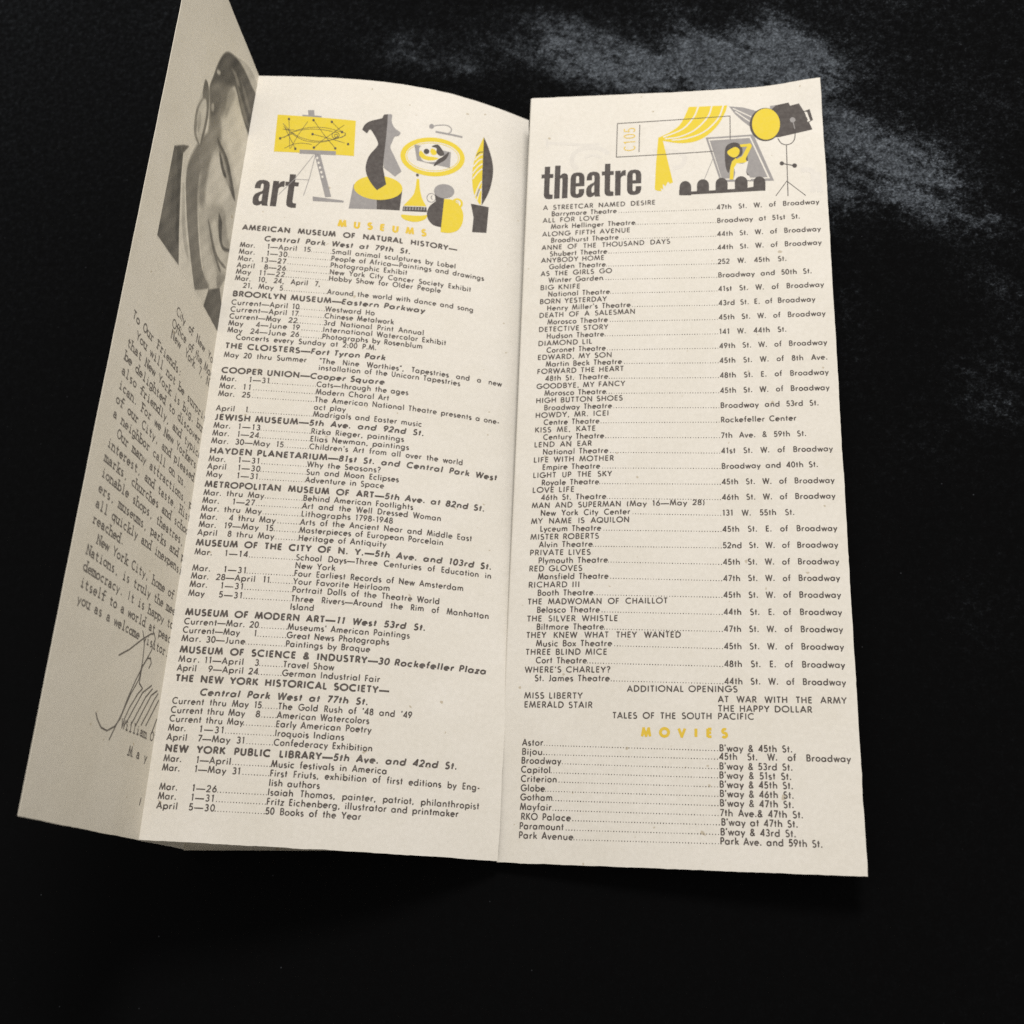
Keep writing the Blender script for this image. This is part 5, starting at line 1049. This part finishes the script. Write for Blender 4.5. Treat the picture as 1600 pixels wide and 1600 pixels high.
# ================================================================== the velvet the brochure lies on
def velvet():
    n = 420; size = 1.2
    g = np.linspace(-.5, .5, n) * size
    X, Y = np.meshgrid(g, g + .1, indexing='ij')
    def fbm(x, y, seed, octs=4, f0=6.0):
        r = np.random.default_rng(seed); t = np.zeros_like(x)
        for o_ in range(octs):
            for _ in range(5):
                a = r.uniform(0, 2 * np.pi); k = f0 * 2 ** o_ * r.uniform(.7, 1.3); t += np.sin((x * np.cos(a) + y * np.sin(a)) * k * 2 + r.uniform(0, 6.28)) / (2 ** o_) / 4
        return t
    z = -.0009 + .0008 * np.clip(fbm(X, Y, 2), -1, 1)
    far = np.clip((Y - .10) / .15, 0, 1) + np.clip((X - .14) / .15, 0, 1)
    z += far * .0022 * fbm(X, Y, 3, 3, 9.0)
    V = np.stack([X.ravel(), Y.ravel(), z.ravel()], 1)
    faces = [(i * n + j, (i + 1) * n + j, (i + 1) * n + j + 1, i * n + j + 1) for i in range(n - 1) for j in range(n - 1)]
    m, nt, out = nodes('black_velvet')
    L = nt.links
    # brushed pile: the fibres lean over in patches (attribute), with combed streaks and loose tufts on top
    at = nt.nodes.new('ShaderNodeAttribute'); at.attribute_name = 'pile_lean'
    tuft = noise(nt, 520, 3, .7); tuft2 = noise(nt, 1500, 2, .7)
    mp = nt.nodes.new('ShaderNodeMapping'); mp.vector_type = 'TEXTURE'; mp.inputs['Rotation'].default_value = (0, 0, -.6); mp.inputs['Scale'].default_value = (2.3, .9, 1.0)
    L.new(nt.nodes['tc'].outputs['Object'], mp.inputs['Vector'])
    def comb(scale, detail, rough):
        k = nt.nodes.new('ShaderNodeTexNoise'); k.inputs['Scale'].default_value = scale; k.inputs['Detail'].default_value = detail; k.inputs['Roughness'].default_value = rough
        L.new(mp.outputs[0], k.inputs['Vector']); return k
    crush = comb(44, 4, .6); clump = comb(150, 4, .7)
    def vm(op, a=None, b=None):
        k = nt.nodes.new('ShaderNodeVectorMath'); k.operation = op
        if a is not None: L.new(a, k.inputs[0])
        if b is not None:
            if hasattr(b, 'is_output'): L.new(b, k.inputs[1])
            else: k.inputs[1].default_value = b
        return k
    jit = vm('SUBTRACT', tuft.outputs['Color'], (.5, .5, .5)); jit = vm('MULTIPLY', jit.outputs[0], (1.35, 1.35, .0))
    jit2 = vm('SUBTRACT', tuft2.outputs['Color'], (.5, .5, .5)); jit2 = vm('MULTIPLY', jit2.outputs[0], (1.0, 1.0, .0))
    cr = ramp(nt, crush.outputs[0], .22, .78, (.10, .10, .10), (1.75, 1.75, 1.75))
    cl = ramp(nt, clump.outputs[0], .22, .78, (.38, .38, .38), (1.6, 1.6, 1.6))
    lean = vm('MULTIPLY', at.outputs['Vector'], cr.outputs[0]); lean = vm('MULTIPLY', lean.outputs[0], cl.outputs[0]);
    geo = nt.nodes.new('ShaderNodeNewGeometry')
    nn = vm('ADD', geo.outputs['Normal'], lean.outputs[0]); nn = vm('ADD', nn.outputs[0], jit.outputs[0]); nn = vm('ADD', nn.outputs[0], jit2.outputs[0]); nn = vm('NORMALIZE', nn.outputs[0])
    she = nt.nodes.new('ShaderNodeBsdfSheen'); she.inputs['Roughness'].default_value = .315
    sc = ramp(nt, tuft.outputs[0], .36, .70, (.17, .195, .23), (.68, .78, .90))
    sp = ramp(nt, tuft2.outputs[0], .38, .74, (.45, .45, .45), (1.7, 1.7, 1.75))
    L.new(mul(nt, sc.outputs[0], sp.outputs[0]).outputs[0], she.inputs['Color']); L.new(nn.outputs[0], she.inputs['Normal'])
    dif = nt.nodes.new('ShaderNodeBsdfDiffuse'); dif.inputs['Color'].default_value = (.0033, .0033, .0035, 1)
    # a little lint caught in the pile
    tc = nt.nodes['tc']; vo = nt.nodes.new('ShaderNodeTexVoronoi'); vo.inputs['Scale'].default_value = 120; L.new(tc.outputs['Object'], vo.inputs['Vector'])
    lint = ramp(nt, vo.outputs['Distance'], .012, .030, (1, 1, 1), (0, 0, 0))
    lm = nt.nodes.new('ShaderNodeMixShader'); ld = nt.nodes.new('ShaderNodeBsdfDiffuse'); ld.inputs['Color'].default_value = (.035, .037, .042, 1)
    ad = nt.nodes.new('ShaderNodeAddShader'); L.new(dif.outputs[0], ad.inputs[0]); L.new(she.outputs[0], ad.inputs[1])
    L.new(lint.outputs[0], lm.inputs[0]); L.new(ad.outputs[0], lm.inputs[1]); L.new(ld.outputs[0], lm.inputs[2]); L.new(lm.outputs[0], out.inputs[0])
    o = mesh_obj('velvet_cloth', V, faces, m, None, smooth=True)
    o['kind'] = 'structure'
    x, y = X.ravel(), Y.ravel()
    lean_amt = np.zeros_like(x)
    for cx, cy, rx, ry, rot, amp in BRUSHED:
        c, s = math.cos(rot), math.sin(rot); dx, dy = x - cx, y - cy
        d = ((dx * c + dy * s) / rx) ** 2 + ((-dx * s + dy * c) / ry) ** 2
        lean_amt += amp * np.exp(-d)
    lean_amt += .09 * np.clip((x - .08) / .06, 0, 1) * np.clip((.22 + y) / .2, 0, 1)
    wob = .72 + .55 * np.clip(fbm(x, y, 9, 4, 14.0), -1, 1)
    lean_amt = np.clip(lean_amt * wob, 0, 1.1)
    dx_ = np.clip(.12 + 3.2 * (x - .02), -.1, .6)
    lv = np.stack([lean_amt * dx_, lean_amt * .92, -lean_amt * .35], 1)
    a = o.data.attributes.new('pile_lean', 'FLOAT_VECTOR', 'POINT'); a.data.foreach_set('vector', lv.astype(np.float32).ravel())
    return o
# patches where a hand has brushed the nap away from the viewer: centre, radii (m), turn, strength
BRUSHED = [(-0.0527, 0.1562, 0.0194, 0.0095, -0.36, 0.36), (-0.0252, 0.1452, 0.0145, 0.0063, -0.45, 0.34), (0.0055, 0.1505, 0.0225, 0.0095, -0.41, 0.5), (0.02, 0.1385, 0.018, 0.0074, -0.47, 0.42), (0.0359, 0.132, 0.0184, 0.0074, -0.41, 0.74), (0.0539, 0.1388, 0.0211, 0.0074, -0.97, 0.66), (0.0635, 0.1263, 0.0107, 0.0084, -0.41, 0.54), (0.0767, 0.1385, 0.0178, 0.0126, -1.1, 0.96), (0.0853, 0.1181, 0.0186, 0.0137, -1.11, 0.96), (0.0904, 0.0933, 0.0264, 0.0074, -1.58, 0.67), (0.0986, 0.0996, 0.0114, 0.0095, -0.91, 0.96), (0.1062, 0.1037, 0.0208, 0.0095, -1.09, 0.88), (0.1126, 0.0844, 0.0154, 0.0084, -0.6, 1.05), (0.115, 0.0785, 0.0138, 0.0084, -1.05, 0.88), (0.1318, 0.0667, 0.0163, 0.0063, -0.72, 1.26), (0.1219, 0.0671, 0.0132, 0.0074, -0.7, 0.79), (0.093, 0.0372, 0.0182, 0.0063, -1.57, 0.58), (0.1327, 0.0395, 0.0121, 0.0074, -1.18, 0.96), (0.1323, 0.0065, 0.012, 0.0095, -1.42, 0.7), (0.1127, -0.0057, 0.0109, 0.0147, -1.07, 0.39), (0.1195, -0.0532, 0.0189, 0.0273, -1.36, 0.28), (0.1289, 0.1083, 0.0193, 0.0126, -0.89, 0.39), (-0.0783, 0.1722, 0.0146, 0.0105, -0.48, 0.17), (0.0857, 0.1193, 0.0219, 0.042, -0.82, 0.53), (-0.0293, 0.1529, 0.0232, 0.0126, -0.15, 0.19), (0.0216, 0.1422, 0.0354, 0.021, -0.22, 0.29), (0.1124, 0.0834, 0.0215, 0.0231, -0.67, 0.46), (0.0915, 0.0606, 0.0369, 0.0105, -1.56, 0.46), (0.1305, 0.0571, 0.0157, 0.0168, -0.84, 0.39), (0.1306, 0.0234, 0.0242, 0.0147, -1.37, 0.42), (0.1158, -0.0057, 0.018, 0.021, -0.93, 0.25)]
velvet()

# ================================================================== the brochure
BR = empty('brochure', 'open cream paper folder with yellow and grey drawings and printed event lists on black velvet', 'brochure')
S_let, S_art, S_the = SHEETS['letter'], SHEETS['art'], SHEETS['theatre']

# ---- letter leaf, standing up on its fold at the left
leaf = page('letter_page', S_let, M_paper_shaded, BR, 70, 150, seed=1)
# the back panel it is folded from lies on the velvet under the art page
def back_panel():
    vs = np.linspace(0, PH, 60); e = S_let.at(np.full(60, PW), vs)           # fold line
    d = np.array([1, -.015, 0.]); verts = []; nu = 12
    prof = np.r_[0, .6, 1.6, 4, 10, 20, 30, 40, 50, 60, 70, 80] 
    for x in prof:
        for p in e:
            zz = p[2] * math.exp(-x / 6) + .0006 * (1 - math.exp(-x / 6)) + (.0008 * math.sin(x / 80 * math.pi))
            verts.append((p[0] + x * MM, p[1] + (.03 * x - .25) * MM, zz))
    F = np.array(verts); n = len(F); Bk = F - np.array([0, 0, .00011]); nv = 60; faces = []
    for i in range(nu - 1):
        for j in range(nv - 1):
            a, b, c, q = i * nv + j, i * nv + j + 1, (i + 1) * nv + j + 1, (i + 1) * nv + j
            faces += [(a, b, c, q), (a + n, q + n, c + n, b + n)]
    for i in range(nu - 1):
        for j in (0, nv - 1):
            a, q = i * nv + j, (i + 1) * nv + j; faces.append((a, q, q + n, a + n))
    for j in range(nv - 1):
        a, b = (nu - 1) * nv + j, (nu - 1) * nv + j + 1; faces.append((a, b, b + n, a + n))
    return mesh_obj('back_page', np.r_[F, Bk], faces, M_paper_shaded, BR, smooth=True)
back_panel()
pr = Print(S_let)
for r in TEXT['lt']: lay(pr, *r, serif=True)
pr.build('typed_letter', leaf)
pr = Print(S_let)
for r in TEXT['lh'][:3]: lay(pr, *r, serif=True)
pr.build('letterhead', leaf)
pr = Print(S_let)
for k, s_ in enumerate(TEXT['sig']): pr.stroke(s_, .42, .045 + .003 * k, 'letter')
pr.stroke(TEXT['tick'], .5, .03, 'text')
pr.build('signature', leaf)
pr = Print(S_let)
for r in TEXT['lh'][3:]: lay(pr, *r, serif=True)
pr.build('typed_name', leaf)
def portrait():
    nu, nv = 230, 300
    us = np.linspace(12, 88, nu); vs = np.linspace(0.6, 113.0, nv)
    U, V = np.meshgrid(us, vs, indexing='ij'); x, y = U.ravel(), V.ravel()
    tone = np.ones(len(x)); cov = np.zeros(len(x))
    for t, blur, pts in PICS['portrait']:
        p = np.array(pts); a = p; b = np.roll(p, -1, 0)
        inside = np.zeros(len(x), bool); dist = np.full(len(x), 1e9)
        for (ax, ay), (bx, by) in zip(a, b):
            cond = (ay > y) != (by > y)
            xi = ax + (y - ay) / ((by - ay) if by != ay else 1e-9) * (bx - ax)
            inside ^= cond & (x < xi)
            dx, dy = bx - ax, by - ay; L = dx * dx + dy * dy + 1e-9
            h = np.clip(((x - ax) * dx + (y - ay) * dy) / L, 0, 1)
            dist = np.minimum(dist, np.hypot(x - ax - h * dx, y - ay - h * dy))
        sd = np.where(inside, dist, -dist); al = np.clip(.5 + sd / (2 * blur), 0, 1); al = al * al * (3 - 2 * al)
        tone = tone * (1 - al) + t * al; cov = np.maximum(cov, al)
    drift = .022 * (np.sin(x * .61 + y * .23) + np.sin(y * .37 - x * .19 + 1.3) + np.sin(x * 1.3 + y * .9)) 
    grain = (rng.normal(0, .012, len(x)) + drift) * (tone < .97)
    tone = np.clip(tone + grain, 0, 1)
    VV = S_let.at(x, y, .02); keep = cov.reshape(nu, nv)
    faces = []
    for i in range(nu - 1):
        for j in range(nv - 1):
            if keep[i:i + 2, j:j + 2].max() > .02: faces.append((i * nv + j, i * nv + j + 1, (i + 1) * nv + j + 1, (i + 1) * nv + j))
    m, nt, out = nodes('halftone_photo')
    at = nt.nodes.new('ShaderNodeAttribute'); at.attribute_name = 'print_tone'
    pc = paper_colour(nt, (0.79, 0.745, 0.655))  # same paper tone as the letter leaf, shade included in the colour
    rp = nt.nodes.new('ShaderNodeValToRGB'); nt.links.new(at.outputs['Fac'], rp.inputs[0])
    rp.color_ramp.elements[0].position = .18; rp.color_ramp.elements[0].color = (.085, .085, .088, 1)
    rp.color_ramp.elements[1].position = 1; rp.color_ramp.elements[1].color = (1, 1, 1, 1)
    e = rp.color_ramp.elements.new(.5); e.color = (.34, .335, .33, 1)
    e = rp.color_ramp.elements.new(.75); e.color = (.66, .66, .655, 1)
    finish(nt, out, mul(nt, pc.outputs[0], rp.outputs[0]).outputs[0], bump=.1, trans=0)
    o = mesh_obj('portrait_photo', VV, faces, m, leaf, smooth=True)
    o['label'] = 'printed grey photograph of a man in a dark suit, cut out to his outline'
    a = o.data.attributes.new('print_tone', 'FLOAT', 'POINT'); a.data.foreach_set('value', tone.astype(np.float32))
portrait()

# ---- art leaf, arched from the letter leaf down to the middle fold
art = page('art_page', S_art, M_paper, BR, 90, 200, seed=2)
pr = Print(S_art)
v = (TEXT['ahead'][1]); display(pr, 55.3, 5.4, 20.6, 'art', 13.6)
pr.build('title_lettering', art)
pr = Print(S_art); lay(pr, *TEXT['amh']); pr.build('yellow_heading', art)
pr = Print(S_art)
for r in TEXT['ah']: lay(pr, *r)
pr.build('museum_names', art)
pr = Print(S_art)
for r in TEXT['ar']: lay(pr, *r)
pr.build('exhibition_list', art)
pr = Print(S_art)
for r in TEXT['ard']: leader(pr, *r)
pr.build('leader_dots', art)
def drawings(key, sh, parent):
    names = []
    for d in PICS[key]:
        if d[0] not in names: names.append(d[0])
    for nm in names:
        pr = Print(sh)
        for k, (part, mat, layer, kind, w, pts) in enumerate(q for q in PICS[key] if q[0] == nm):
            lift = .022 + .011 * layer + .0008 * k if nm != 'show_through' else .010 + .0008 * k
            if kind == 'f': pr.fill(pts, lift, mat)
            else: pr.stroke(pts, w, lift, mat, kind == 'c')
        if nm == 'ticket_drawing': ticket_number(pr)
        pr.build(nm, parent)
def ticket_number(pr):
    a, b, c = [np.array(t) for t in PICS['ticket']]
    ax = b - a; up = a - c          # reading direction runs up the page, letter tops point left
    cap = np.linalg.norm(up); L = np.linalg.norm(ax); ex = ax / L; ey = up / cap
    adv = L / 4; k = 0
    for i, ch in enumerate('C105'):
        w, st = FONT[ch]; sx = adv * .78 / max(w, .55)
        for s_ in st:
            closed = isinstance(s_, tuple); p = s_[1] if closed else s_
            q = np.array([c + ex * (i * adv + (adv - w * sx) / 2 + t[0] * sx) + ey * t[1] * cap for t in p])
            pr.stroke(q, .34, .03 + .002 * k, 'pale', closed); k += 1
drawings('art', S_art, art)

# ---- theatre leaf, on top at the right
the = page('theatre_page', S_the, M_paper, BR, 90, 200, seed=3)
def fold_edge():
    """the rounded outer fold along the leaf's left side"""
    n = 120; vs = np.linspace(0.02, PH - .02, n); r = .55; ang = np.radians(np.linspace(90, 270, 9)); verts = []
    e = S_the.raw(np.full(n, .0), vs); nn = S_the.normal(np.full(n, .0), vs)
    du = S_the.raw(np.full(n, 1.), vs) - e; du /= np.linalg.norm(du, axis=1)[:, None]
    for a in ang:
        verts.append((e + nn * (-r + r * math.sin(a) + .012) + du * (r * math.cos(a) + .12)) * MM)
    V = np.concatenate(verts); faces = [(i * n + j, (i + 1) * n + j, (i + 1) * n + j + 1, i * n + j + 1) for i in range(8) for j in range(n - 1)]
    mesh_obj('folded_edge', V, faces, M_paper, the, smooth=True)
fold_edge()
pr = Print(S_the); display(pr, 42.3, 4.6, 39.4, 'theatre', 13.4); pr.build('title_lettering', the)
pr = Print(S_the)
for r in TEXT['th']:
    if r[0] == 'c': lay(pr, *r)
for r in TEXT['ex']: lay(pr, *r)
pr.build('show_titles', the)
pr = Print(S_the)
for r in TEXT['th']:
    if r[0] == 'b': lay(pr, *r)
pr.build('theatre_addresses', the)
pr = Print(S_the); lay(pr, *TEXT['mh']); pr.build('yellow_heading', the)
pr = Print(S_the)
for r in TEXT['mo']: lay(pr, *r)
pr.build('cinema_list', the)
pr = Print(S_the)
for r in TEXT['thd'] + TEXT['mod']: leader(pr, *r)
pr.build('leader_dots', the)
drawings('theatre', S_the, the)
